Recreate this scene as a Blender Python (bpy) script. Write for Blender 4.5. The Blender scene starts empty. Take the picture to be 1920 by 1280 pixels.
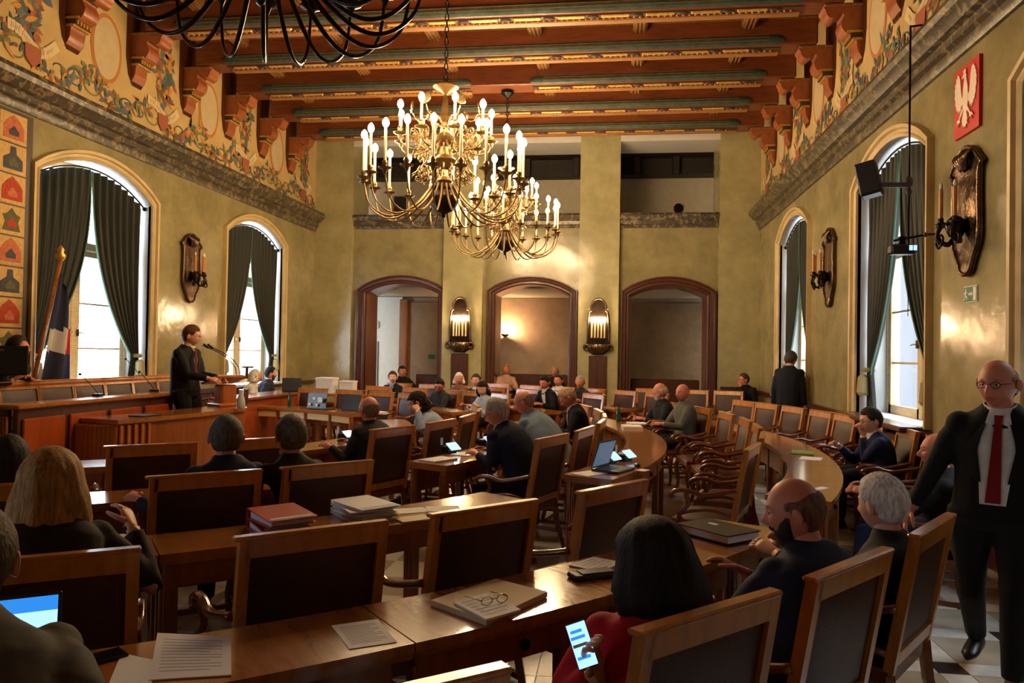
import bpy, bmesh, math, random
from mathutils import Vector, Matrix
import numpy as np

SC = bpy.context.scene
COL = SC.collection
PI = math.pi
rad = math.radians

# ---------------------------------------------------------------- camera
YAW, PIT, ROLL, CAM_H = 0.1338, 0.0153, 0.0173, 1.76
cam_d = bpy.data.cameras.new('camera'); cam = bpy.data.objects.new('camera', cam_d); COL.objects.link(cam)
_r = Vector((math.cos(YAW), math.sin(YAW), 0)); _f0 = Vector((-math.sin(YAW), math.cos(YAW), 0)); _z = Vector((0, 0, 1))
_f = _f0 * math.cos(PIT) + _z * math.sin(PIT); _u = _z * math.cos(PIT) - _f0 * math.sin(PIT)
_R = _r * math.cos(ROLL) + _u * math.sin(ROLL); _U = _u * math.cos(ROLL) - _r * math.sin(ROLL)
M = Matrix((( _R.x, _U.x, -_f.x, 0), (_R.y, _U.y, -_f.y, 0), (_R.z, _U.z, -_f.z, CAM_H), (0, 0, 0, 1)))
cam.matrix_world = M
cam_d.sensor_width = 36.0; cam_d.lens = 36.0 * 1440 / 1920; cam_d.clip_start = 0.05; cam_d.clip_end = 200
SC.camera = cam
# ---------------------------------------------------------------- world: overcast daylight sky, exposure
SKY = 9.0
world = bpy.data.worlds.new('overcast_sky'); SC.world = world; world.use_nodes = True
bg = world.node_tree.nodes['Background']; bg.inputs[0].default_value = (0.80, 0.90, 1.0, 1); bg.inputs[1].default_value = SKY
SC.view_settings.view_transform = 'Standard'; SC.view_settings.look = 'None'
SC.view_settings.exposure = 0.66; SC.view_settings.gamma = 1.0; SC.view_settings.use_curve_mapping = False
BULB = 260.0       # radiance of chandelier and sconce bulbs
try:
    SC.cycles.use_denoising = True
    SC.cycles.max_bounces = 6; SC.cycles.diffuse_bounces = 4; SC.cycles.glossy_bounces = 3; SC.cycles.transparent_max_bounces = 12
    SC.cycles.sample_clamp_indirect = 6.0
    SC.cycles.caustics_reflective = False; SC.cycles.caustics_refractive = False
except Exception: pass

# room constants (metres)
XL, XR, YB, Y0, ZC = -7.36, 3.226, 18.0, -3.0, 7.25
WT = 0.55   # wall thickness shown in the window reveals
def portal(name, loc, rot, sx, sy):
    d = bpy.data.lights.new(name, 'AREA'); d.shape = 'RECTANGLE'; d.size = sx; d.size_y = sy
    o = bpy.data.objects.new(name, d); COL.objects.link(o); o.location = loc; o.rotation_euler = rot
    d.cycles.is_portal = True
    return o

# ---------------------------------------------------------------- colour + materials
def lin(c):
    c = c / 255.0
    return c / 12.92 if c <= 0.04045 else ((c + 0.055) / 1.055) ** 2.4
def rgb(r, g, b): return (lin(r), lin(g), lin(b), 1.0)
MATS = {}
def mat(name, col=(200, 200, 200), rough=0.5, spec=0.5, metal=0.0, var=0.0, vscale=6.0, stretch=(1, 1, 1), col2=None,
        bump=0.0, bscale=40.0, emit=0.0, ecol=None, coat=0.0, crough=0.1, detail=4.0, rvar=0.0, sheen=0.0, contrast=(0.35, 0.65)):
    if name in MATS: return MATS[name]
    m = bpy.data.materials.new(name); m.use_nodes = True
    nt = m.node_tree; N = nt.nodes; L = nt.links; b = N['Principled BSDF']
    b.inputs['Base Color'].default_value = rgb(*col); b.inputs['Roughness'].default_value = rough
    b.inputs['Metallic'].default_value = metal; b.inputs['Specular IOR Level'].default_value = spec
    if coat: b.inputs['Coat Weight'].default_value = coat; b.inputs['Coat Roughness'].default_value = crough
    if sheen: b.inputs['Sheen Weight'].default_value = sheen
    if emit:
        b.inputs['Emission Color'].default_value = rgb(*(ecol or col)); b.inputs['Emission Strength'].default_value = emit
    if var or col2 or bump or rvar:
        tc = N.new('ShaderNodeTexCoord'); mp = N.new('ShaderNodeMapping'); mp.inputs['Scale'].default_value = stretch
        L.new(tc.outputs['Object'], mp.inputs['Vector'])
    if var or col2 or rvar:
        nz = N.new('ShaderNodeTexNoise'); nz.inputs['Scale'].default_value = vscale; nz.inputs['Detail'].default_value = detail
        nz.inputs['Roughness'].default_value = 0.6
        L.new(mp.outputs[0], nz.inputs['Vector'])
        cr = N.new('ShaderNodeValToRGB'); L.new(nz.outputs['Fac'], cr.inputs[0])
        cr.color_ramp.elements[0].position, cr.color_ramp.elements[1].position = contrast
        if col2:
            c1, c2 = rgb(*col), rgb(*col2)
        else:
            c = rgb(*col); c1 = tuple(max(0, x * (1 - var)) for x in c[:3]) + (1,); c2 = tuple(min(1, x * (1 + var)) for x in c[:3]) + (1,)
        cr.color_ramp.elements[0].color = c1; cr.color_ramp.elements[1].color = c2
        if var or col2: L.new(cr.outputs[0], b.inputs['Base Color'])
        if rvar:
            mr = N.new('ShaderNodeMapRange'); mr.inputs[3].default_value = max(0.02, rough - rvar); mr.inputs[4].default_value = rough + rvar
            L.new(nz.outputs['Fac'], mr.inputs[0]); L.new(mr.outputs[0], b.inputs['Roughness'])
    if bump:
        n2 = N.new('ShaderNodeTexNoise'); n2.inputs['Scale'].default_value = bscale; n2.inputs['Detail'].default_value = 3
        L.new(mp.outputs[0], n2.inputs['Vector'])
        bp = N.new('ShaderNodeBump'); bp.inputs['Strength'].default_value = bump; bp.inputs['Distance'].default_value = 0.01
        L.new(n2.outputs['Fac'], bp.inputs['Height']); L.new(bp.outputs[0], b.inputs['Normal'])
    MATS[name] = m
    return m

def multi_marble(name, cols, scale, rough, spec=0.5, bump=0.0, stretch=(1, 1, 1)):
    m = bpy.data.materials.new(name); m.use_nodes = True
    nt = m.node_tree; N = nt.nodes; L = nt.links; b = N['Principled BSDF']
    tc = N.new('ShaderNodeTexCoord'); mp = N.new('ShaderNodeMapping'); mp.inputs['Scale'].default_value = stretch
    L.new(tc.outputs['Object'], mp.inputs['Vector'])
    nz = N.new('ShaderNodeTexNoise'); nz.inputs['Scale'].default_value = scale; nz.inputs['Detail'].default_value = 6; nz.inputs['Distortion'].default_value = 0.6
    L.new(mp.outputs[0], nz.inputs['Vector'])
    cr = N.new('ShaderNodeValToRGB'); L.new(nz.outputs['Fac'], cr.inputs[0])
    e = cr.color_ramp.elements
    n = len(cols)
    for i, c in enumerate(cols):
        p = 0.30 + 0.40 * i / (n - 1)
        el = e[i] if i < 2 else e.new(p)
        el.position = p; el.color = rgb(*c)
    L.new(cr.outputs[0], b.inputs['Base Color']); b.inputs['Roughness'].default_value = rough; b.inputs['Specular IOR Level'].default_value = spec
    if bump:
        bp = N.new('ShaderNodeBump'); bp.inputs['Strength'].default_value = bump; bp.inputs['Distance'].default_value = 0.02
        L.new(nz.outputs['Fac'], bp.inputs['Height']); L.new(bp.outputs[0], b.inputs['Normal'])
    MATS[name] = m
    return m

def wood(name, col, rough=0.3, coat=0.4, dark=0.45, scale=3.0, axis=(1, 1, 12), bump=0.05):
    m = bpy.data.materials.new(name); m.use_nodes = True
    nt = m.node_tree; N = nt.nodes; L = nt.links; b = N['Principled BSDF']
    tc = N.new('ShaderNodeTexCoord'); mp = N.new('ShaderNodeMapping'); mp.inputs['Scale'].default_value = axis
    L.new(tc.outputs['Object'], mp.inputs['Vector'])
    n1 = N.new('ShaderNodeTexNoise'); n1.inputs['Scale'].default_value = scale; n1.inputs['Detail'].default_value = 8; n1.inputs['Roughness'].default_value = 0.65
    n1.inputs['Distortion'].default_value = 0.8
    L.new(mp.outputs[0], n1.inputs['Vector'])
    cr = N.new('ShaderNodeValToRGB'); L.new(n1.outputs['Fac'], cr.inputs[0])
    c = rgb(*col)
    cr.color_ramp.elements[0].position = 0.3; cr.color_ramp.elements[0].color = tuple(x * (1 - dark) for x in c[:3]) + (1,)
    cr.color_ramp.elements[1].position = 0.7; cr.color_ramp.elements[1].color = tuple(min(1, x * 1.15) for x in c[:3]) + (1,)
    L.new(cr.outputs[0], b.inputs['Base Color']); b.inputs['Roughness'].default_value = rough
    b.inputs['Coat Weight'].default_value = coat; b.inputs['Coat Roughness'].default_value = 0.12
    if bump:
        bp = N.new('ShaderNodeBump'); bp.inputs['Strength'].default_value = bump; bp.inputs['Distance'].default_value = 0.005
        L.new(n1.outputs['Fac'], bp.inputs['Height']); L.new(bp.outputs[0], b.inputs['Normal'])
    MATS[name] = m
    return m

# stucco lustro walls: mottled olive gold, polished
def stucco(name, c1, c2, rough):
    m = bpy.data.materials.new(name); m.use_nodes = True
    nt = m.node_tree; N = nt.nodes; L = nt.links; b = N['Principled BSDF']
    tc = N.new('ShaderNodeTexCoord')
    n1 = N.new('ShaderNodeTexNoise'); n1.inputs['Scale'].default_value = 1.6; n1.inputs['Detail'].default_value = 9; n1.inputs['Roughness'].default_value = 0.7
    n2 = N.new('ShaderNodeTexNoise'); n2.inputs['Scale'].default_value = 2.2; n2.inputs['Detail'].default_value = 3
    n3 = N.new('ShaderNodeTexNoise'); n3.inputs['Scale'].default_value = 120; n3.inputs['Detail'].default_value = 2
    for n in (n1, n2, n3): L.new(tc.outputs['Object'], n.inputs['Vector'])
    cr = N.new('ShaderNodeValToRGB'); L.new(n1.outputs['Fac'], cr.inputs[0])
    cr.color_ramp.elements[0].position = 0.3; cr.color_ramp.elements[0].color = rgb(*c1)
    cr.color_ramp.elements[1].position = 0.7; cr.color_ramp.elements[1].color = rgb(*c2)
    L.new(cr.outputs[0], b.inputs['Base Color'])
    mr = N.new('ShaderNodeMapRange'); mr.inputs[3].default_value = rough - 0.06; mr.inputs[4].default_value = rough + 0.08
    L.new(n1.outputs['Fac'], mr.inputs[0]); L.new(mr.outputs[0], b.inputs['Roughness'])
    bp = N.new('ShaderNodeBump'); bp.inputs['Strength'].default_value = 0.35; bp.inputs['Distance'].default_value = 0.03
    L.new(n2.outputs['Fac'], bp.inputs['Height']); L.new(bp.outputs[0], b.inputs['Normal'])
    b.inputs['Specular IOR Level'].default_value = 0.55
    MATS[name] = m
    return m
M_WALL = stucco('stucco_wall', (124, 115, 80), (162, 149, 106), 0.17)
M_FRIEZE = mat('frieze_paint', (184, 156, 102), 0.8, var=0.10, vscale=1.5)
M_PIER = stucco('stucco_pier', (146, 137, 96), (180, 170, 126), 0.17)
M_CORN = multi_marble('cornice_marble', [(34, 36, 32), (84, 68, 52), (50, 56, 50), (136, 116, 84), (44, 36, 38)], 9.0, 0.35, bump=0.3)
M_STONE = mat('window_stone', (196, 172, 122), 0.4, var=0.12, vscale=3)
M_REVEAL = mat('reveal_plaster', (190, 192, 190), 0.7, var=0.05, vscale=2)
M_SILL = mat('sill_marble', (205, 205, 210), 0.3, var=0.05)
M_WINWOOD = wood('window_wood', (205, 180, 130), 0.45, 0.2, 0.2)
M_CEILWOOD = wood('ceiling_wood', (116, 58, 26), 0.42, 0.25, 0.5, 2.0, (1.2, 8, 8))
M_DARKWOOD = wood('dark_wood', (78, 36, 18), 0.36, 0.25, 0.5, 2.5, (6, 6, 1))
M_CORBEL = wood('corbel_wood', (150, 80, 40), 0.42, 0.25, 0.3, 3.0, (4, 4, 2))
M_GOLD = mat('gilding', (206, 162, 82), 0.38, metal=0.5, var=0.2, vscale=20)
M_GOLDDIM = mat('gilded_wood', (134, 94, 50), 0.5, metal=0.2, var=0.25, vscale=20)
M_TEAL = mat('teal_paint', (52, 68, 58), 0.5, var=0.35, vscale=9)
M_DARKOVAL = mat('dark_oval', (62, 46, 34), 0.5)
M_DESK = wood('desk_wood', (170, 106, 46), 0.20, 0.8, 0.35, 2.2, (2, 9, 9), 0.03)
M_DESKFRONT = wood('desk_front_wood', (150, 84, 38), 0.3, 0.5, 0.4, 2.2, (5, 5, 1), 0.03)
M_CHAIR = wood('chair_wood', (188, 118, 48), 0.28, 0.55, 0.4, 3.0, (5, 5, 1.2), 0.03)
M_WINDOWLIT = wood('window_lit_drawer_wood', (214, 184, 132), 0.4, 0.2, 0.15)  # drawer wood with the window's light painted into its colour
M_CHAIRDK = wood('chair_arm_wood', (112, 54, 24), 0.25, 0.6, 0.4, 3.0, (5, 5, 1.2), 0.03)
M_LEATHER = mat('brown_leather', (60, 30, 22), 0.42, spec=0.4, var=0.25, vscale=5, bump=0.25, bscale=160)
M_PANELWOOD = wood('orange_panel_wood', (164, 72, 28), 0.28, 0.5, 0.4, 1.6, (5, 5, 1.5), 0.03)
M_PODIUM = wood('podium_wood', (176, 100, 40), 0.3, 0.5, 0.35, 2.0, (6, 6, 1), 0.03)
M_WAINSCOT = wood('wainscot_wood', (84, 42, 20), 0.35, 0.35, 0.5, 2.5, (5, 5, 1.2))
M_VELVET = mat('green_velvet', (26, 30, 21), 0.75, sheen=0.15, var=0.25, vscale=3)
M_VELVETEDGE = mat('curtain_edge', (70, 110, 92), 0.7)
M_TASSEL = mat('tieback_cord', (150, 140, 96), 0.7)
M_BRONZE = mat('dark_bronze', (44, 34, 26), 0.28, metal=0.8, var=0.3, vscale=14)
M_BRASS = mat('old_brass', (120, 96, 60), 0.3, metal=0.85, var=0.25, vscale=12)
M_SCONCE = mat('repousse_metal', (108, 84, 66), 0.27, metal=0.9, var=0.35, vscale=10, bump=0.9, bscale=26)
M_CANDLE = mat('candle_tube', (235, 205, 150), 0.5)
M_CANDLEW = mat('warm_candle', (190, 122, 66), 0.5)
M_BULB = mat('lit_bulb', (255, 226, 170), 0.3, emit=BULB, ecol=(255, 217, 162))
M_BULBOFF = mat('unlit_bulb', (225, 215, 200), 0.15)
M_IRON = mat('black_iron', (18, 17, 17), 0.3, metal=0.7)
M_BLACK = mat('black_plastic', (16, 16, 18), 0.4)
M_GREY = mat('grey_plastic', (90, 92, 96), 0.45)
M_PAPER = mat('white_paper', (226, 226, 230), 0.75)
M_PAPER2 = mat('cream_card', (206, 186, 150), 0.7)
M_PRINT = mat('print_grey', (120, 128, 150), 0.8)
M_REDBINDER = mat('red_binder', (176, 58, 36), 0.32, var=0.1)
M_TILEA = mat('tile_light', (196, 190, 178), 0.24, var=0.12, vscale=5, rvar=0.05)
M_TILEB = mat('tile_tan', (160, 148, 128), 0.24, var=0.12, vscale=5)
M_TILEC = mat('tile_dark', (48, 46, 46), 0.2, var=0.15, vscale=5)
M_WHITE = mat('white_plaster', (206, 202, 192), 0.8, var=0.03)
M_CORR = mat('corridor_plaster', (172, 148, 124), 0.7, var=0.10, vscale=3)
M_CORRB = mat('corridor_brown', (142, 114, 82), 0.5, var=0.15, vscale=4)
M_GALL = mat('gallery_plaster', (196, 186, 166), 0.8, var=0.05)
M_GALLDK = mat('gallery_dark_wood', (34, 24, 20), 0.6, var=0.4, vscale=6)
M_SCREEN = mat('screen_glow', (170, 205, 230), 0.2, emit=1.1, ecol=(150, 196, 226))
M_SCREENB = mat('screen_blue', (60, 140, 220), 0.2, emit=0.8, ecol=(40, 130, 220))
M_REDEMB = mat('emblem_red', (200, 22, 26), 0.5)
M_EAGLE = mat('emblem_white', (236, 214, 190), 0.5)
M_EXIT = mat('exit_green', (10, 96, 66), 0.5)
M_SIGNW = mat('sign_white', (215, 222, 215), 0.5)
# ---------------------------------------------------------------- mesh helpers
class MB:
    def __init__(s): s.v = []; s.f = []; s.m = []; s.mi = 0
    def add(s, verts, faces, T=None):
        o = len(s.v)
        if T is not None: verts = [T @ Vector(p) for p in verts]
        s.v.extend([tuple(p) for p in verts]); s.f.extend([tuple(o + i for i in f) for f in faces]); s.m.extend([s.mi] * len(faces))
        return s
    def box(s, c, d, T=None, ch=0.0):
        x, y, z = d[0] / 2, d[1] / 2, d[2] / 2
        if ch <= 0:
            V = [(c[0] + a * x, c[1] + b * y, c[2] + e * z) for a in (-1, 1) for b in (-1, 1) for e in (-1, 1)]
            F = [(0, 1, 3, 2), (4, 6, 7, 5), (0, 4, 5, 1), (2, 3, 7, 6), (0, 2, 6, 4), (1, 5, 7, 3)]
            return s.add(V, F, T)
        ch = min(ch, x * .9, y * .9, z * .9)
        V = []; ix = {}
        for a in (-1, 1):
            for b in (-1, 1):
                for e in (-1, 1):
                    for k, (p, q, r) in enumerate(((x, y - ch, z - ch), (x - ch, y, z - ch), (x - ch, y - ch, z))):
                        ix[(a, b, e, k)] = len(V); V.append((c[0] + a * p, c[1] + b * q, c[2] + e * r))
        F = []
        for a in (-1, 1): F.append([ix[(a, -1, -1, 0)], ix[(a, 1, -1, 0)], ix[(a, 1, 1, 0)], ix[(a, -1, 1, 0)]][::a])
        for b in (-1, 1): F.append([ix[(-1, b, -1, 1)], ix[(-1, b, 1, 1)], ix[(1, b, 1, 1)], ix[(1, b, -1, 1)]][::b])
        for e in (-1, 1): F.append([ix[(-1, -1, e, 2)], ix[(1, -1, e, 2)], ix[(1, 1, e, 2)], ix[(-1, 1, e, 2)]][::e])
        for a in (-1, 1):
            for b in (-1, 1): F.append([ix[(a, b, -1, 0)], ix[(a, b, -1, 1)], ix[(a, b, 1, 1)], ix[(a, b, 1, 0)]][::a * b])
            for e in (-1, 1): F.append([ix[(a, -1, e, 0)], ix[(a, 1, e, 0)], ix[(a, 1, e, 2)], ix[(a, -1, e, 2)]][::a * e])
        for b in (-1, 1):
            for e in (-1, 1): F.append([ix[(-1, b, e, 1)], ix[(-1, b, e, 2)], ix[(1, b, e, 2)], ix[(1, b, e, 1)]][::b * e])
        for a in (-1, 1):
            for b in (-1, 1):
                for e in (-1, 1): F.append([ix[(a, b, e, 0)], ix[(a, b, e, 1)], ix[(a, b, e, 2)]][::a * b * e])
        return s.add(V, F, T)
    def loft(s, rings, cap=True, closed=True, T=None):
        n = len(rings[0]); V = [p for r in rings for p in r]; F = []
        for i in range(len(rings) - 1):
            for j in range(n if closed else n - 1):
                k = (j + 1) % n
                F.append((i * n + j, i * n + k, (i + 1) * n + k, (i + 1) * n + j))
        if cap and closed:
            F.append(tuple(range(n))[::-1]); b = (len(rings) - 1) * n; F.append(tuple(range(b, b + n)))
        return s.add(V, F, T)
    def tube(s, path, r, n=6, cap=True, T=None, flat=1.0):
        P = [Vector(p) for p in path]; R = r if isinstance(r, (list, tuple)) else [r] * len(P)
        rings = []; prev = None
        for i, p in enumerate(P):
            t = (P[min(i + 1, len(P) - 1)] - P[max(i - 1, 0)])
            if t.length < 1e-9: t = Vector((0, 0, 1))
            t.normalize()
            if prev is None:
                a = Vector((0, 0, 1)) if abs(t.z) < 0.9 else Vector((1, 0, 0))
                u = t.cross(a).normalized()
            else:
                u = (prev - t * prev.dot(t))
                u = u.normalized() if u.length > 1e-6 else t.orthogonal().normalized()
            prev = u; w = t.cross(u)
            rings.append([p + (u * math.cos(2 * PI * k / n) + w * math.sin(2 * PI * k / n) * flat) * R[i] for k in range(n)])
        return s.loft(rings, cap, True, T)
    def lathe(s, prof, n=16, c=(0, 0, 0), T=None, sx=1.0, sy=1.0):
        rings = [[(c[0] + r * sx * math.cos(2 * PI * k / n), c[1] + r * sy * math.sin(2 * PI * k / n), c[2] + z) for k in range(n)] for r, z in prof]
        return s.loft(rings, True, True, T)
    def ell(s, c, r, nu=12, nv=8, T=None):
        prof = [(max(1e-4, math.sin(PI * i / nv)), -math.cos(PI * i / nv)) for i in range(nv + 1)]
        rings = [[(c[0] + r[0] * q * math.cos(2 * PI * k / nu), c[1] + r[1] * q * math.sin(2 * PI * k / nu), c[2] + r[2] * z) for k in range(nu)] for q, z in prof]
        return s.loft(rings, True, True, T)
    def prism(s, poly, h, T=None, z0=0.0):
        n = len(poly); V = [(x, y, z0) for x, y in poly] + [(x, y, z0 + h) for x, y in poly]
        F = [tuple(range(n))[::-1], tuple(range(n, 2 * n))] + [(i, (i + 1) % n, n + (i + 1) % n, n + i) for i in range(n)]
        return s.add(V, F, T)
    def grid(s, fn, nu, nv, T=None, wrap=False):
        V = [fn(i / nu, j / nv) for j in range(nv + 1) for i in range(nu + 1)]
        w = nu + 1
        F = [(j * w + i, j * w + i + 1, (j + 1) * w + i + 1, (j + 1) * w + i) for j in range(nv) for i in range(nu)]
        return s.add(V, F, T)
    def mesh(s, name, mats, smooth=False):
        me = bpy.data.meshes.new(name); me.from_pydata(s.v, [], s.f)
        if not isinstance(mats, (list, tuple)): mats = [mats]
        for m in mats: me.materials.append(m)
        if len(mats) > 1: me.polygons.foreach_set('material_index', s.m)
        if smooth:
            me.polygons.foreach_set('use_smooth', [True] * len(me.polygons))
            if smooth != 'all':
                try: me.set_sharp_from_angle(angle=rad(40 if smooth is True else smooth))
                except Exception: pass
        me.update(); return me
    def build(s, name, mats, parent=None, smooth=False, loc=None, rotz=None):
        return link(name, s.mesh(name, mats, smooth), parent, loc, rotz)
def link(name, data, parent=None, loc=None, rotz=None, T=None):
    o = bpy.data.objects.new(name, data); COL.objects.link(o)
    if parent: o.parent = parent
    if loc is not None: o.location = loc
    if rotz is not None: o.rotation_euler = (0, 0, rotz)
    if T is not None: o.matrix_local = T
    return o
def empty(name, loc=(0, 0, 0), rotz=0.0):
    o = bpy.data.objects.new(name, None); COL.objects.link(o); o.location = loc; o.rotation_euler = (0, 0, rotz); o.empty_display_size = 0.1
    return o
def tag(o, label, cat, group=None, kind=None):
    o['label'] = label; o['category'] = cat
    if len(label.split()) > 16 or len(label.split()) < 4: print('LABEL', len(label.split()), label)
    if group: o['group'] = group
    if kind: o['kind'] = kind
    return o
def struct(o): o['kind'] = 'structure'; return o
def stuffp(o): o['kind'] = 'stuff'; return o
def copy_tree(o, parent=None):
    c = o.copy(); COL.objects.link(c); c.parent = parent
    for ch in list(o.children): copy_tree(ch, c)
    return c
def spline(pts, n=8, closed=False):
    P = [Vector(p if len(p) == 3 else (p[0], p[1], 0)) for p in pts]; out = []
    m = len(P); rng = range(m if closed else m - 1)
    g = (lambda i: P[i % m]) if closed else (lambda i: P[max(0, min(m - 1, i))])
    for i in rng:
        a, b, c, d = g(i - 1), g(i), g(i + 1), g(i + 2)
        for k in range(n):
            t = k / n
            out.append(0.5 * ((2 * b) + (c - a) * t + (2 * a - 5 * b + 4 * c - d) * t * t + (3 * b - a - 3 * c + d) * t ** 3))
    if not closed: out.append(P[-1])
    return out
def frame(o, fwd, up=(0, 0, 1)):
    """matrix with +Y along fwd, +Z close to up, at o"""
    y = Vector(fwd).normalized(); u = Vector(up)
    x = y.cross(u)
    if x.length < 1e-6: x = y.orthogonal()
    x.normalize(); z = x.cross(y)
    return Matrix(((x.x, y.x, z.x, o[0]), (x.y, y.y, z.y, o[1]), (x.z, y.z, z.z, o[2]), (0, 0, 0, 1)))
ORD = ['first', 'second', 'third', 'fourth', 'fifth', 'sixth', 'seventh', 'eighth', 'ninth', 'tenth', 'eleventh', 'twelfth', 'thirteenth', 'fourteenth']
def nth(i): return ORD[i] if i < len(ORD) else '%dth' % (i + 1)
# ================================================================ THE ROOM SHELL
def arch_pts(y0, y1, zs, za, n=14):
    """segmental arch from (y0,zs) over apex za to (y1,zs)"""
    w = (y1 - y0) / 2; h = za - zs; Rr = (w * w + h * h) / (2 * h); cy = (y0 + y1) / 2; cz = za - Rr
    a0 = math.atan2(zs - cz, -w); a1 = math.atan2(zs - cz, w)
    return [(cy + Rr * math.cos(a0 + (a1 - a0) * i / n), cz + Rr * math.sin(a0 + (a1 - a0) * i / n)) for i in range(n + 1)]
def wall_sheet(mb, P, s0, s1, z0, z1, ops):
    """P(s,z)->3d; ops: (a,b,zsill,zspring,zapex)"""
    s = s0
    def q(a, b, c, d):
        mb.add([P(a, c), P(b, c), P(b, d), P(a, d)], [(0, 1, 2, 3)])
    for (a, b, sill, zs, za) in sorted(ops):
        q(s, a, z0, z1)
        if sill > z0: q(a, b, z0, sill)
        A = arch_pts(a, b, zs, za)
        for (p, r), (p2, r2) in zip(A[:-1], A[1:]):
            mb.add([P(p, r), P(p2, r2), P(p2, z1), P(p, z1)], [(0, 1, 2, 3)])
        s = b
    q(s, s1, z0, z1)
def reveal(mb, P, op, d0, d1):
    a, b, sill, zs, za = op
    path = [(a, sill), (a, zs)] + arch_pts(a, b, zs, za)[1:-1] + [(b, zs), (b, sill), (a, sill)]
    for (p, r), (p2, r2) in zip(path[:-1], path[1:]):
        mb.add([P(p, r, d0), P(p2, r2, d0), P(p2, r2, d1), P(p, r, d1)], [(0, 1, 2, 3)])
def moulding(mb, P, op, prof, foot=None):
    """sweep a profile [(out, proud)] around jambs and arch of an opening. out = distance outward from the opening edge"""
    a, b, sill, zs, za = op
    z0 = sill if foot is None else foot
    cy = (a + b) / 2
    A = arch_pts(a, b, zs, za, 18)
    path = [((a, z0), (-1, 0))]
    w = (b - a) / 2; h = za - zs; Rr = (w * w + h * h) / (2 * h); cz = za - Rr
    for i, (p, r) in enumerate(A):
        nx, nz = (p - cy) / Rr, (r - cz) / Rr
        if i == 0: k = 1 / max(0.3, -nx); path.append(((p, r), (-1, nz * 0.55)))
        elif i == len(A) - 1: path.append(((p, r), (1, nz * 0.55)))
        else: path.append(((p, r), (nx, nz)))
    path.append(((b, z0), (1, 0)))
    rings = []
    for (p, n) in path:
        rings.append([P(p[0] + n[0] * o, p[1] + n[1] * o, d) for o, d in prof])
    mb.loft(rings, cap=True, closed=True)

# floor and tiles
mb = MB(); mb.add([(XL, Y0, 0), (XR, Y0, 0), (XR, 22.5, 0), (XL, 22.5, 0)], [(0, 1, 2, 3)])
M_FLOOR = bpy.data.materials.new('floor_stone'); M_FLOOR.use_nodes = True
_n = M_FLOOR.node_tree.nodes; _l = M_FLOOR.node_tree.links; _b = _n['Principled BSDF']
_tc = _n.new('ShaderNodeTexCoord'); _mp = _n.new('ShaderNodeMapping'); _mp.inputs['Rotation'].default_value = (0, 0, rad(0))
_ck = _n.new('ShaderNodeTexChecker'); _ck.inputs['Scale'].default_value = 1 / 0.45; _ck.inputs[1].default_value = rgb(196, 190, 178); _ck.inputs[2].default_value = rgb(160, 148, 128)
_l.new(_tc.outputs['Object'], _mp.inputs[0]); _l.new(_mp.outputs[0], _ck.inputs[0]); _l.new(_ck.outputs[0], _b.inputs['Base Color']); _b.inputs['Roughness'].default_value = 0.26
floor = struct(mb.build('floor', M_FLOOR))
T = 0.60; bd = 0.17; g = 0.004; sq = T - bd
def tile(w, d, m, n):
    b = MB(); b.box((0, 0, .003), (w - g, d - g, .006), ch=.001); return b.mesh(n, m)
tm = {'sq': tile(sq, sq, M_TILEB, 'floor_tile'), 'h': tile(sq, bd, M_TILEA, 'floor_band'), 'v': tile(bd, sq, M_TILEA, 'floor_band'), 'c': tile(bd, bd, M_TILEC, 'floor_inset')}
for i in range(-3, 6):
    for j in range(3, 14):
        x, y = i * T + .2, j * T
        if x + T > XR or (x < -0.9 and y > 4.2): continue
        link('floor_tile', tm['sq'], floor, (x + sq / 2, y + sq / 2, 0)); link('floor_band', tm['h'], floor, (x + sq / 2, y + sq + bd / 2, 0))
        link('floor_band', tm['v'], floor, (x + sq + bd / 2, y + sq / 2, 0)); link('floor_inset', tm['c'], floor, (x + sq + bd / 2, y + sq + bd / 2, 0))
# ceiling
mb = MB(); mb.add([(XL, Y0, ZC), (XL, YB + .3, ZC), (XR, YB + .3, ZC), (XR, Y0, ZC)], [(0, 1, 2, 3)])
ceiling = struct(mb.build('ceiling', M_CEILWOOD))

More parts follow.
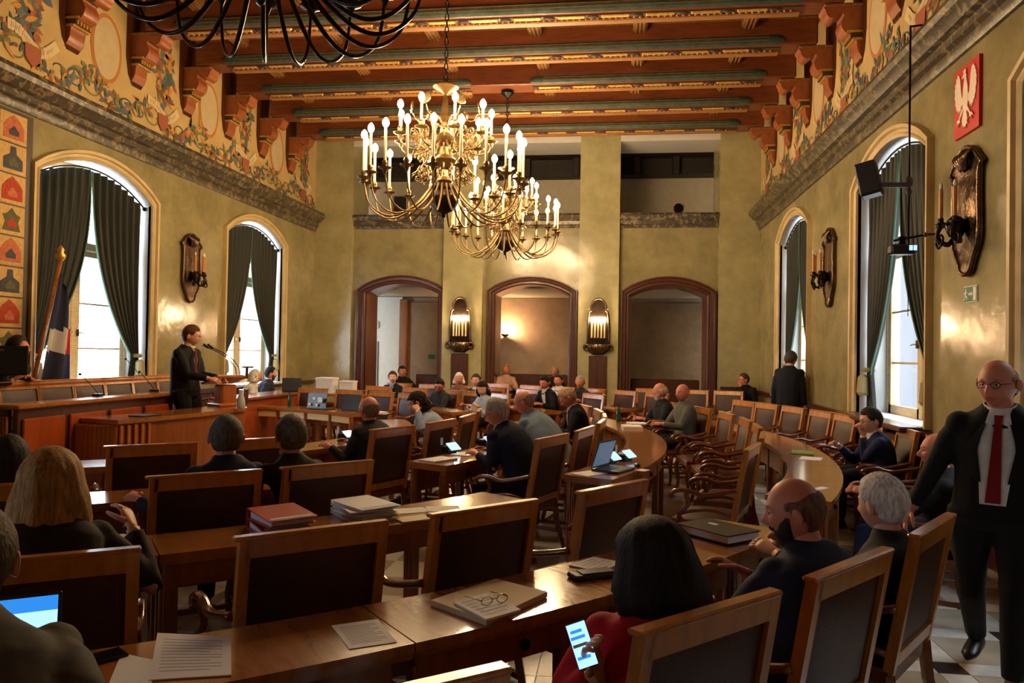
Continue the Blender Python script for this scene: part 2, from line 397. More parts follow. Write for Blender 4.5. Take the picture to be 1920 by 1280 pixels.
# side walls with arched windows ------------------------------------------------
WIN = {'left': [(-1.00, 1.40, 1.05, 4.00, 4.36), (8.90, 11.32, 1.05, 4.00, 4.36), (13.74, 16.20, 1.05, 4.00, 4.36)],  # first one is unseen, added to bring daylight to the foreground chairs
       'right': [(-1.30, 1.15, 1.05, 4.00, 4.36), (3.70, 6.60, 1.05, 4.00, 4.36), (8.52, 10.88, 1.05, 4.00, 4.36), (13.50, 15.84, 1.05, 4.00, 4.36)]}  # first one likewise added behind the camera for daylight on chair backs
def side_P(side):
    x = XL if side == 'left' else XR; sg = 1 if side == 'left' else -1      # sg: into the room
    return lambda s, z, d=0.0: (x + sg * d, s, z)
walls = {}
for side in ('left', 'right'):
    P = side_P(side); mb = MB()
    wall_sheet(mb, P, Y0, YB + .3, 0, 4.7, WIN[side])
    walls[side] = struct(mb.build('wall_' + side, M_WALL))
    mb = MB(); mb.add([P(Y0, 4.7), P(YB + .3, 4.7), P(YB + .3, ZC), P(Y0, ZC)], [(0, 1, 2, 3)])
    fz = mb.build('painted_frieze', M_FRIEZE, walls[side]); walls[side + '_fz'] = fz
    # moulded marble cornice
    prof = [(0.0, 4.65), (0.04, 4.65), (0.06, 4.70), (0.06, 4.75), (0.10, 4.78), (0.10, 4.86), (0.16, 4.88), (0.20, 4.93), (0.25, 4.97), (0.27, 5.03), (0.24, 5.10), (0.0, 5.12)]
    mb = MB(); rings = [[P(y, z, d) for d, z in prof] for y in (Y0, 0, 4, 8, 12, YB)]
    mb.loft(rings); c = mb.build('trim_' + side, M_CORN, None, smooth=30); struct(c)
    # wainscot: dado panels with a rail
    mb = MB(); y = 0.2; segs = []
    w = mb
    for (a, b_) in ([(Y0, 18.0)] if True else []):
        mb.box(P((a + b_) / 2, 0.99, 0.03), (0.08, b_ - a, 0.07)); mb.box(P((a + b_) / 2, 0.10, 0.025), (0.06, b_ - a, 0.2))
    bb = struct(mb.build('baseboard_' + side, M_WAINSCOT))
    pm = MB(); pm.box((0, 0, 0), (0.03, 0.84, 0.72), ch=0.012); pm.box((0.015, 0, 0), (0.02, 0.62, 0.5), ch=0.009); pmesh = pm.mesh('dado_panel', M_WAINSCOT)
    for k in range(19):
        yy = Y0 + 0.5 + k * 0.92 + 0.6
        o = link('dado_panel', pmesh, bb, P(yy, 0.57, 0.02))
        if side == 'right': o.rotation_euler = (0, 0, PI)

# windows -------------------------------------------------------------------
def make_window(side, idx, op, nth_):
    P = side_P(side); a, b, sill, zs, za = op; cy = (a + b) / 2; w = b - a
    root = empty('window_%d' % idx, P(cy, sill, -0.4)); struct(root); inv = Matrix.Translation(-Vector(P(cy, sill, -0.4)))
    def put(mb, name, m, smooth=False, parent=root):
        mb.v = [tuple(Vector(p) - Vector(P(cy, sill, -0.4))) for p in mb.v]
        return mb.build(name, m, parent, smooth)
    mb = MB(); reveal(mb, P, op, 0.0, -WT); put(mb, 'reveal', M_REVEAL)
    mb = MB(); moulding(mb, P, op, [(0.0, -0.04), (0.0, 0.03), (0.035, 0.05), (0.05, 0.03), (0.085, 0.035), (0.10, 0.07), (0.14, 0.075), (0.15, 0.0), (0.15, -0.04)]); put(mb, 'window_surround', M_STONE, 30)
    mb = MB(); mb.box(P(cy, sill - 0.02, -0.20), (0.72, w - 0.01, 0.05), ch=0.01); put(mb, 'window_sill', M_SILL)
    # joinery: frame, mullion, transom, casement stiles and muntins
    d = -0.42; fw = 0.07
    mb = MB(); A = arch_pts(a, b, zs, za, 16)
    moulding(mb, P, op, [(0.0, d - .04), (0.0, d + .04), (-fw, d + .04), (-fw, d - .04)]); put(mb, 'window_frame', M_WINWOOD)
    mb = MB(); mb.box(P(cy, (sill + za - 0.05) / 2, d), (0.10, 0.10, za - sill - 0.05), ch=0.015); put(mb, 'mullion', M_WINWOOD)
    mb = MB(); mb.box(P(cy, 3.22, d), (0.11, w - .1, 0.14), ch=0.02); put(mb, 'transom', M_WINWOOD)
    for s in (-1, 1):
        cw = w / 2 - 0.12; yc = cy + s * (w / 4)
        mb = MB()
        mb.box(P(yc - cw / 2 + .03, (sill + 3.15) / 2, d), (0.06, 0.10, 3.15 - sill)); mb.box(P(yc + cw / 2 - .03, (sill + 3.15) / 2, d), (0.06, 0.10, 3.15 - sill))
        mb.box(P(yc, sill + 0.06, d), (0.06, cw, 0.12)); mb.box(P(yc, 3.11, d), (0.06, cw, 0.08))
        cs = put(mb, 'casement', M_WINWOOD)
        for zz in (1.72, 2.38):
            mb = MB(); mb.box(P(yc, zz, d), (0.035, cw - .1, 0.028)); o = put(mb, 'muntin', M_WINWOOD, parent=cs)
        for k in range(3):
            mb = MB(); z0 = [sill + .12, 1.734, 2.394][k]; z1 = [1.706, 2.366, 3.07][k]
            mb.box(P(yc, (z0 + z1) / 2, d), (0.008, cw - .14, z1 - z0)); put(mb, 'pane', M_GLASS, parent=cs)
        mb = MB(); mb.box(P(cy + s * 0.09, 1.95, d + .05), (0.04, 0.02, 0.10), ch=.005); mb.tube([P(cy + s * .09, 1.95, d + .07), P(cy + s * .09, 1.95, d + .10), P(cy + s * .16, 1.94, d + .10)], 0.009); put(mb, 'window_handle', M_BRASS, parent=cs)
        # upper light
        mb = MB(); A2 = [p for p in A if (p[0] - cy) * s > 0.05]; A2 = sorted(A2)
        poly = [(A2[0][0], 3.29)] + [(p, z - .06) for p, z in A2] + [(A2[-1][0], 3.29)]
        V = [P(p, z, d) for p, z in poly]; mb.add(V, [tuple(range(len(V)))]); put(mb, 'pane', M_GLASS)
    # daylight portal
    sg = 1 if side == 'left' else -1
    portal('daylight_portal', P(cy, (sill + zs + .2) / 2, -WT - 0.02), (0, rad(-90) * sg, 0), zs + .2 - sill, w)
    return root
M_GLASS = bpy.data.materials.new('window_glass'); M_GLASS.use_nodes = True
_nt = M_GLASS.node_tree; _nt.nodes.remove(_nt.nodes['Principled BSDF'])
_t = _nt.nodes.new('ShaderNodeBsdfTransparent'); _g = _nt.nodes.new('ShaderNodeBsdfGlossy'); _g.inputs['Roughness'].default_value = 0.03
_mx = _nt.nodes.new('ShaderNodeMixShader'); _mx.inputs[0].default_value = 0.05
_nt.links.new(_t.outputs[0], _mx.inputs[1]); _nt.links.new(_g.outputs[0], _mx.inputs[2]); _nt.links.new(_mx.outputs[0], _nt.nodes['Material Output'].inputs[0])
wi = 1
for side in ('left', 'right'):
    for op in WIN[side]:
        make_window(side, wi, op, 0); wi += 1
# facade across the street, seen through the right-hand windows
fac = empty('street_facade', (9.5, 24, -3)); tag(fac, 'grey house front across the street, seen through the right-hand windows', 'building')
mb = MB(); mb.box((0.2, 0, 4.6), (0.4, 72, 9.2)); mb.build('facade_wall', mat('facade_render', (44, 44, 48), 0.8, var=.1, vscale=1), fac)
fm = MB(); fm.box((0, 0, 0), (0.1, 1.2, 1.9), ch=.03); fme = fm.mesh('facade_window', mat('facade_window', (22, 25, 32), .2))
for k in range(16):
    for zz in (3.2, 6.4): link('facade_window', fme, fac, (-0.03, -28 + k * 3.6, zz))

# end wall behind the camera
mb = MB(); mb.add([(XL, Y0, 0), (XL, Y0, ZC), (XR, Y0, ZC), (XR, Y0, 0)], [(0, 1, 2, 3)]); struct(mb.build('wall_front', M_WALL))

# far wall: piers, recessed bays with arched doors, open gallery above ----------------
PIERS = [(XL, -6.40), (-4.12, -3.16), (-0.87, 0.06), (2.32, XR)]
BAYS = [(-6.40, -4.12), (-3.16, -0.87), (0.06, 2.32)]
mb = MB()
for (a, b) in PIERS: mb.box(((a + b) / 2, YB + 0.6, 3.47), (b - a, 1.2, 6.94))
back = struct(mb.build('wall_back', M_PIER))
YR = YB + 0.16
def back_P(s, z, d=0.0): return (s, YR - d, z)
DOORS = [(-6.08, -4.26, 0.0, 3.16, 3.40), (-2.86, -1.10, 0.0, 3.16, 3.40), (0.32, 2.08, 0.0, 3.16, 3.40)]
for i, ((a, b), op) in enumerate(zip(BAYS, DOORS)):
    mb = MB(); wall_sheet(mb, back_P, a, b, 0, 5.07, [op]); mb.box(((a + b) / 2, YR + .5, 5.03), (b - a, 1.0, 0.08))
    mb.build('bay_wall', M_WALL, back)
    mb = MB(); mb.box(((a + b) / 2, YB + 0.55, 6.84), (b - a, 1.1, 0.2)); mb.build('gallery_lintel', M_WHITE, back)
    prof = [(0, -.02), (.05, -.02), (.05, .03), (.12, .06), (.12, .10), (.2, .13), (.26, .17), (.30, .22), (.27, .30), (0, .34)]
    mb = MB(); mb.loft([[(x, YR - d, 4.74 + z) for z, d in [(0, -.02), (0, .03), (.06, .05), (.08, .09), (.16, .10), (.2, .16), (.28, .19), (.33, .16), (.35, -.02)]] for x in (a + .003, b - .003)])
    mb.build('bay_cornice', M_CORN, back, 30)
    d = empty('door_%d' % (i + 1), ((op[0] + op[1]) / 2, YR, 0)); struct(d)
    o = Vector(d.location)
    mb = MB(); moulding(mb, back_P, op, [(0, -.05), (0, .03), (.03, .05), (.07, .05), (.09, .09), (.15, .10), (.17, .13), (.20, .13), (.21, -.02)], foot=0.0)
    mb.v = [tuple(Vector(p) - o) for p in mb.v]; mb.build('door_casing', M_DARKWOOD, d, 30)
    mb = MB(); reveal(mb, back_P, op, 0.0, -0.95); mb.v = [tuple(Vector(p) - o) for p in mb.v]; mb.build('door_lining', wood('lining_wood_%d' % i, (112, 52, 24), .3, .5, .4), d)
# corridor behind the doors
mb = MB(); YC = 22.0
mb.add([(XL - 1, YC, 0), (XR + 1, YC, 0), (XR + 1, YC, 3.36), (XL - 1, YC, 3.36)], [(0, 1, 2, 3)])
cw = struct(mb.build('wall_corridor', M_CORR))
mb = MB(); mb.box((-2.07, 20.55, 3.42), (13, 3.3, 0.1)); mb.build('corridor_ceiling', M_GALL, cw)
mb = MB(); mb.box((-2.07, 20.6, -.05), (13, 3.6, 0.08)); mb.build('corridor_floor', M_TILEB, cw)
mb = MB(); mb.box((-2.07, 22.2, 2), (13, .3, 4.4)); mb.build('corridor_back', M_CORR, cw)
mb = MB(); mb.box((-7.35, 21.9, 1.68), (2.3, 0.1, 3.34)); mb.build('white_partition', M_WHITE, cw)
mb = MB(); mb.box((-6.14, 21.83, 1.64), (0.22, 0.2, 3.28), ch=.02); mb.build('wood_pilaster', M_DESKFRONT, cw)
mb = MB(); mb.box((-5.1, 21.93, 1.6), (1.85, 0.06, 3.2)); mb.build('brown_partition', M_CORRB, cw)
mb = MB(); mb.box((-7.1, 21.82, 1.02), (0.42, 0.06, 2.04), ch=.01); mb.box((-7.1, 21.79, 1.45), (.28, .04, .7), ch=.01); mb.build('dark_door', M_DARKWOOD, cw)
mb = MB(); mb.box((-7.0, 21.80, 2.52), (.24, .08, .22), ch=.02); mb.build('wall_box', M_WHITE, cw)
mb = MB(); mb.box((-5.3, 21.88, 1.62), (.2, .04, .13), ch=.01); mb.build('exit_plate', M_EXIT, cw)
mb = MB(); mb.box((1.6, 21.93, 1.62), (2.3, 0.06, 3.24)); mb.build('brown_partition', M_CORRB, cw)
mb = MB(); mb.box((2.52, 21.86, 1.6), (.14, .16, 3.2), ch=.02); mb.build('wood_pilaster', M_DESKFRONT, cw)
mb = MB(); mb.box((2.74, 21.88, 1.6), (.12, .1, 3.2)); mb.build('white_strip', M_WHITE, cw)
for x in (XL - 1, XR + 1):
    mb = MB(); mb.box((x, 20.3, 1.7), (0.08, 4.2, 3.5)); mb.build('corridor_end', M_WHITE, cw)
# gallery behind the upper openings
mb = MB(); mb.add([(XL - 1, 21, 5.0), (XR + 1, 21, 5.0), (XR + 1, 21, 6.9), (XL - 1, 21, 6.9)], [(0, 1, 2, 3)])
gl = struct(mb.build('wall_gallery', M_GALL))
mb = MB(); mb.box((-2, 20.7, 6.78), (13, .5, .5)); mb.build('dark_roof_beam', M_GALLDK, gl)
for x in (-6.6, -5.4, -3.6, -2.4, -1.1, .5, 1.5, 2.6):
    mb = MB(); mb.box((x, 20.36, 6.72), (.18, .2, .5), ch=.02); mb.build('rafter', M_GALLDK, gl)
mb = MB(); mb.box((-2, 19.8, 6.98), (13, 2.6, .06)); mb.build('gallery_ceiling', M_GALLDK, gl)
mb = MB(); mb.box((-2, 19.9, 4.95), (13, 2.9, .06)); mb.build('gallery_floor', M_GALL, gl)
mb = MB(); mb.box((-6.05, 20.9, 5.55), (.32, .1, 1.1)); mb.build('gallery_door', M_GALLDK, gl)
for x in (XL - .6, XR + .6):
    mb = MB(); mb.box((x, 19.7, 5.95), (.08, 3.4, 2.1)); mb.build('gallery_end', M_GALL, gl)
mb = MB(); mb.box((-2.07, YB + .6, 7.12), (XR - XL + 1.2, 1.3, .36)); mb.build('header_wall', M_CORBEL, gl)
mb = MB(); mb.prism([(.13 * math.cos(t), .14 * math.sin(t)) for t in [2 * PI * k / 8 + PI / 8 for k in range(8)]], .06, Matrix.Translation((1.62, 20.98, 5.72)) @ Matrix.Rotation(rad(90), 4, 'X')); o = mb.build('wall_medallion', M_BRONZE); tag(o, 'small dark carved medallion on the gallery wall behind the right opening', 'medallion')
# dark wooden panels below the lit sconces
for x, nm in ((-3.67, 'left'), (-0.40, 'right')):
    r = empty('pier_panel', (x, YB, 0)); tag(r, 'tall dark wooden panel on the %s pier, under the lit sconce' % nm, 'wall panel')
    mb = MB(); mb.box((0, -.028, .88), (.42, .05, 1.70), ch=.01); mb.build('panel_board', M_DARKWOOD, r)
    for s in (-1, 1):
        mb = MB(); mb.box((s * .1, -.05, 1.25), (.15, .02, .8), ch=.008); mb.build('raised_field', M_DARKWOOD, r)
# ================================================================ CEILING BEAMS, CORBELS, PAINTED FRIEZE
BY = [9.45 + 1.41 * k for k in range(-1, 6)]; BZ = 6.53; BW = 0.42
M_LIGHTRAIL = wood('light_rail_wood', (150, 100, 50), .45, .2, .3, 2.0, (1, 8, 8))
rng = random.Random(4)
bl, br = -6.62, 2.50
def mould_strip(x0, x1):
    mb = MB(); n = 10
    prof = [(0, 0), (-.035, .02), (-.05, .06), (-.05, .10), (-.03, .135), (0, .15)]
    xs = [x0 + .16 * (1 - math.cos(PI / 2 * k / 6)) for k in range(7)] + [x1 - .16 * (1 - math.cos(PI / 2 * k / 6)) for k in range(6, -1, -1)]
    rings = []
    for i, x in enumerate(xs):
        k = min(i, len(xs) - 1 - i, 6); f = max(.08, math.sin(PI / 2 * k / 6))
        rings.append([(x, y * f, z * f + (1 - f) * .05) for y, z in prof])
    mb.loft(rings); return mb.mesh('teal_moulding', M_TEAL, 30)
barm = MB(); barm.box((0, 0, 0), (.40, .06, .035), ch=.012); barm = barm.mesh('gilt_bar', M_GOLD)
ovm = MB(); ovm.ell((0, 0, 0), (.085, .035, .022), 10, 6); ovm = ovm.mesh('carved_oval', M_DARKOVAL, 'all')
for k, y in enumerate(BY):
    r = empty('ceiling_beam', (0, y, BZ)); tag(r, 'carved ceiling beam with teal and gilt moulding, %s from the far wall' % nth(len(BY) - 1 - k), 'beam', 'carved ceiling beams')
    mb = MB(); mb.box(((XL + XR) / 2, 0, .36), (XR - XL - .5, BW, .72), ch=.02); mb.build('beam_body', M_CEILWOOD, r)
    mb = MB(); mb.box(((XL + XR) / 2, -BW / 2 - .006, .40), (XR - XL - .52, .012, .02)); mb.build('gilt_line', M_GOLDDIM, r)
    gaps = [(bl, br)] if k != 4 - 1 + 1 else [(bl, -2.62), (-1.58, br)]
    for (a, b) in gaps:
        link('teal_moulding', mould_strip(a, b), r, (0, -BW / 2, .0))
        o = link('teal_moulding', mould_strip(a, b), r, (0, BW / 2, .0)); o.scale = (1, -1, 1)
        mb = MB(); mb.box(((a + b) / 2, -.085, -.006), (b - a - .1, .085, .02)); mb.build('dark_channel', M_DARKOVAL, r)
        mb = MB(); mb.box(((a + b) / 2, .10, -.015), (b - a - .1, .13, .035), ch=.01); mb.build('soffit_rail', M_LIGHTRAIL, r)
        for zz in (.055, .105, .152):
            mb = MB(); mb.box(((a + b) / 2, -BW / 2 - (.052 if zz < .15 else .006), zz), (b - a - .5, .008, .008)); mb.build('gilt_fillet', M_GOLDDIM, r)
        x = a + .35
        while x < b - .3:
            link('gilt_bar', barm, r, (x, -.085, -.018))
            if x + .31 < b - .1: link('carved_oval', ovm, r, (x + .31, -.085, -.02))
            x += .62
        mb = MB(); x = a + .1
        while x < b - .1:
            mb.ell((x, -.005, -.012), (.026, .030, .02), 6, 4); x += .085
        stuffp(mb.build('bead_row', M_GOLDDIM, r, 'all'))
# joists lying over the beams
for i in range(6):
    x = -6.25 + i * 1.64
    r = tag(empty('ceiling_joist', (x, 12.6, 6.80)), 'gilded ceiling joist running lengthwise above the beams, %s from the left wall' % nth(i), 'joist', 'lengthwise ceiling joists')
    for k in range(len(BY) - 1):
        mb = MB(); yc = (BY[k] + BY[k + 1]) / 2 - 12.6; L_ = BY[k + 1] - BY[k] - BW
        mb.box((0, yc, .14), (.22, L_, .28), ch=.02); [mb.box((q, yc, -.008), (.03, L_ - .02, .03), ch=.008) for q in (-.06, 0, .06)]; mb.build('joist_span', M_GOLDDIM, r)
# wall plate over the far wall
mb = MB(); mb.box((-2.07, YB + .05, 6.98), (XR - XL, .3, .14)); struct(mb.build('trim_3', M_CORBEL))

# corbels under the beam ends
cp = spline([(0.0, 5.80 - BZ), (.07, 5.92 - BZ), (.09, 6.05 - BZ), (.14, 6.12 - BZ), (.25, 6.19 - BZ), (.29, 6.30 - BZ), (.25, 6.40 - BZ), (.30, 6.43 - BZ), (.38, 6.37 - BZ), (.46, 6.40 - BZ), (.49, 6.48 - BZ), (.50, 0.0), (.25, .0), (.0, .0)], 4)
poly = [(p.x, p.y) for p in cp]
def corbel_T(side): # polygon (x: into room, y: up) extruded along room length
    sg = 1 if side == 'left' else -1
    return Matrix(((sg, 0, 0, 0), (0, 0, 1, -.14), (0, 1, 0, 0), (0, 0, 0, 1)))
for side in ('left', 'right'):
    P = side_P(side); sg = 1 if side == 'left' else -1
    mb = MB(); mb.prism(poly, .28, corbel_T(side)); scm = mb.mesh('scroll', M_CORBEL, 50)
    mb = MB(); mb.box((sg * .06, 0, 6.075 - BZ), (.16, .32, .03)); mb.box((sg * .10, 0, 6.175 - BZ), (.23, .33, .028)); gbm = mb.mesh('gilt_band', M_GOLD)
    mb = MB(); mb.box((sg * .08, 0, 6.125 - BZ), (.17, .30, .075)); dbm = mb.mesh('dark_band', M_DARKOVAL)
    dm = MB(); dm.box((0, 0, 0), (.02, .03, .06)); dmm = dm.mesh('dentil', M_GOLD)
    mb = MB(); pl = [(-.26, .62), (-.26, -.35), (-.20, -.62), (-.10, -.76), (.10, -.76), (.20, -.62), (.26, -.35), (.26, .62)]
    mb.prism(pl, .02, Matrix(((0, 0, sg, 0), (1, 0, 0, 0), (0, 1, 0, 0), (0, 0, 0, 1)))); bkm = mb.mesh('back_board', M_DARKWOOD)
    mb = MB(); mb.box((sg * .25, 0, .01), (.52, .34, .04), ch=.01); abm = mb.mesh('abacus', M_GOLDDIM)
    for k, y in enumerate(BY):
        r = empty('beam_corbel', P(y, BZ - 0.035, 0)); tag(r, 'carved scroll corbel on the %s wall, under the beam %s from the far end' % (side, nth(len(BY) - 1 - k)), 'corbel', 'corbels under the ceiling beams')
        link('scroll', scm, r); link('gilt_band', gbm, r); link('dark_band', dbm, r); link('back_board', bkm, r); link('abacus', abm, r)
        for j in range(5): link('dentil', dmm, r, (sg * .17, -.12 + .06 * j, 6.125 - BZ))
# painted ornament on the frieze (flat paint): ovals, vines, shields, ribbons
PC = [mat('paint_teal', (70, 88, 86), .8), mat('paint_olive', (120, 112, 62), .8), mat('paint_red', (154, 86, 60), .8), mat('paint_ochre', (190, 136, 60), .8), mat('paint_brown', (110, 74, 46), .8)]
M_RIBBON = mat('paint_ribbon', (204, 184, 140), .8); M_OVAL = mat('paint_oval', (184, 164, 126), .8, var=.05); M_OVALRING = mat('paint_oval_ring', (176, 108, 52), .8)
M_BLUEGREY = mat('paint_bluegrey', (88, 96, 112), .8)
def flat_strip(mb, pts, w0, w1, P, d):
    n = len(pts)
    for i in range(n - 1):
        (a, b), (c, e) = pts[i], pts[i + 1]
        dx, dz = c - a, e - b; l = math.hypot(dx, dz) or 1; nx, nz = -dz / l, dx / l
        wa = w0 + (w1 - w0) * i / (n - 1); wb = w0 + (w1 - w0) * (i + 1) / (n - 1)
        mb.add([P(a + nx * wa, b + nz * wa, d), P(a - nx * wa, b - nz * wa, d), P(c - nx * wb, e - nz * wb, d), P(c + nx * wb, e + nz * wb, d)], [(0, 1, 2, 3)])
def leaf(mb, y, z, ang, l, w, P, d):
    c, s = math.cos(ang), math.sin(ang)
    pts = [(0, 0), (.3, .8), (.65, .7), (1, 0), (.65, -.7), (.3, -.8)]
    mb.add([P(y + (u * l) * c - (v * w) * s, z + (u * l) * s + (v * w) * c, d) for u, v in pts], [tuple(range(6))])
for side in ('left', 'right'):
    P = side_P(side); fz = walls[side + '_fz']
    for k in range(len(BY)):
        yc = BY[k] + .705
        if k == len(BY) - 1: yc = BY[k] + .75
        if yc < 8: continue
        oval = (k % 2 == 1)
        if oval:
            mb = MB(); mb.add([P(yc + .34 * math.cos(t), 6.06 + .50 * math.sin(t), .006) for t in [2 * PI * i / 40 for i in range(40)]], [tuple(range(40))]); mb.build('oval_ring', M_OVALRING, fz)
            mb = MB(); mb.add([P(yc + .285 * math.cos(t), 6.06 + .44 * math.sin(t), .010) for t in [2 * PI * i / 40 for i in range(40)]], [tuple(range(40))]); mb.build('painted_oval', M_OVAL, fz)
        else:
            mb = MB()
            for j in range(7):
                mb.mi = rng.choice([0, 1, 0, 3, 5])
                x0 = yc + rng.uniform(-.12, .12); pts = [(x0 + rng.uniform(-.05, .05) + .22 * math.sin(t * 3 + j) * t, 5.72 + t * .85) for t in [i / 10 for i in range(11)]]
                flat_strip(mb, pts, .045, .012, P, .006 + .0006 * j)
                for q in range(12):
                    mb.mi = rng.choice([0, 1, 2, 3, 4, 5]); p = rng.choice(pts); leaf(mb, p[0], p[1], rng.uniform(0, 6.3), rng.uniform(.10, .26), .045, P, .0095 + .0005 * q)
            mb.build('painted_bouquet', PC + [M_BLUEGREY], fz)
            mb = MB(); pts = [(yc - .42 + .84 * t, 5.66 - .12 * math.sin(t * PI) + .06 * math.sin(t * 7)) for t in [i / 14 for i in range(15)]]
            flat_strip(mb, pts, .07, .07, P, .016); mb.build('painted_ribbon', M_RIBBON, fz)
            mb = MB()
            for t in range(2, 26):
                if t % 7 == 0: continue
                q = t / 28; a_, b_ = yc - .42 + .84 * q, 5.66 - .12 * math.sin(q * PI) + .06 * math.sin(q * 7); s_ = .006 * (1 if t % 3 else -1)
                flat_strip(mb, [(a_ - s_, b_ - .028), (a_ + s_, b_ + .028)], .0035, .0035, P, .0175)
            mb.build('ribbon_lettering', PC[4], fz)
        # garland along the frieze under the panels
        mb = MB()
        for j in range(4):
            mb.mi = [0, 1, 4, 0][j]; x0 = BY[k] + .1 + j * .35
            pts = [(x0 + (.20 - .13 * t) * math.cos(t * 6 + j) * 1.3, 5.40 + (.17 - .11 * t) * math.sin(t * 6 + j)) for t in [i / 18 for i in range(19)]]
            flat_strip(mb, pts, .022, .008, P, .006 + j * .0007)
        for q in range(70):
            mb.mi = rng.choice([0, 0, 1, 1, 2, 3, 4, 5]); y = BY[k] + rng.uniform(0, 1.41); z = 5.40 + .17 * math.sin((y - BY[k]) * 4.4) + rng.uniform(-.15, .15)
            leaf(mb, y, z, rng.uniform(0, 6.3), rng.uniform(.08, .24), .035, P, .0095 + .0004 * (q % 12))
        mb.build('painted_garland', PC + [M_BLUEGREY], fz)
        if not oval:
            mb = MB(); mb.add([P(yc + dx, 5.42 + dz, .018) for dx, dz in [(-.14, .12), (.14, .12), (.13, -.05), (0, -.16), (-.13, -.05)]], [(0, 1, 2, 3, 4)]); mb.build('painted_shield', PC[2], fz)

# ================================================================ CURTAINS
def curtains(side, op, wname):
    P = side_P(side); a, b, sill, zs, za = op; cy = (a + b) / 2; A = arch_pts(a + .02, b - .02, zs - .05, za - .07, 24)
    def ztop(y):
        for (p, r), (p2, r2) in zip(A[:-1], A[1:]):
            if p <= y <= p2: return r + (r2 - r) * (y - p) / (p2 - p)
        return zs - .05
    r = empty('curtain_rod', P(cy, za - .1, -.10)); tag(r, 'arched curtain rod inside the head of %s' % wname, 'curtain rod', 'arched curtain rods')
    o = Vector(r.location); mb = MB(); mb.tube([tuple(Vector(P(p, z - .0, -.10)) - o) for p, z in A], .013, 6); mb.build('rod', M_IRON, r, 'all')
    for e in (0, -1):
        mb = MB(); mb.ell(tuple(Vector(P(A[e][0], A[e][1], -.10)) - o), (.035, .035, .035), 8, 6); mb.build('finial', M_IRON, r, 'all')
    for s in (-1, 1):
        edge = a + .05 if s < 0 else b - .05
        zt = 1.62
        c = empty('curtain', P(edge, 1.05, -.1)); far = (s > 0)
        tag(c, 'green velvet curtain, %s side of %s' % ('far' if far else 'near', wname), 'curtain', 'green velvet curtains')
        o = Vector(c.location)
        ph = rng.uniform(0, 6)
        def fn(u, v):
            # u 0 at jamb edge .. 1 at centre edge ; v 0 top .. 1 bottom
            yt = edge + (cy + .015 * s - edge) * u
            zt0 = ztop(yt) - .02
            tie = .74
            if v < tie:
                t = v / tie; z = zt0 + (zt - zt0) * t
                e_ = t ** 2.5
                w = (1 - e_) + .17 * e_
                y = edge + (yt - edge) * w
            else:
                t = (v - tie) / (1 - tie); z = zt + (1.07 - zt) * t
                y = edge + (yt - edge) * (.17 + .10 * t)
                t = 1
            amp = .035 * (1 - .55 * min(1, v / .74))
            d = -.13 + amp * math.sin(u * 46 + ph + 1.2 * math.sin(v * 3)) + .012 * math.sin(u * 90)
            return tuple(Vector(P(y, z, d)) - o)
        mb = MB(); mb.grid(fn, 72, 26); mb.build('curtain_panel', M_VELVET, c, 'all')
        mb = MB(); pts = [fn(1, v / 26) for v in range(0, 21)]
        sg = 1 if side == 'left' else -1
        mb.tube([(p[0] - sg * .0, p[1], p[2]) for p in pts], .014, 5, flat=.8); mb.build('pale_edge', M_VELVETEDGE, c, 'all')
        mb = MB(); mb.lathe([(.075, -.03), (.095, 0), (.075, .03)], 12, tuple(Vector(P(edge - s * .07, zt, -.12)) - o)); mb.lathe([(.03, -.06), (.07, -.10), (.085, -.30), (.06, -.34)], 10, tuple(Vector(P(edge - s * .07, zt, -.05)) - o)); mb.build('tieback_tassel', M_TASSEL, c, 30)
WN = {'left': ['the added left-wall window behind the camera', 'the left-wall window nearest the flag', 'the far window of the left wall'], 'right': ['the added right-wall window behind the camera', 'the nearest window of the right wall', 'the right-wall window behind the hanging loudspeaker', 'the far window of the right wall']}
for side in ('left', 'right'):
    for op, n in zip(WIN[side], WN[side]): curtains(side, op, n)

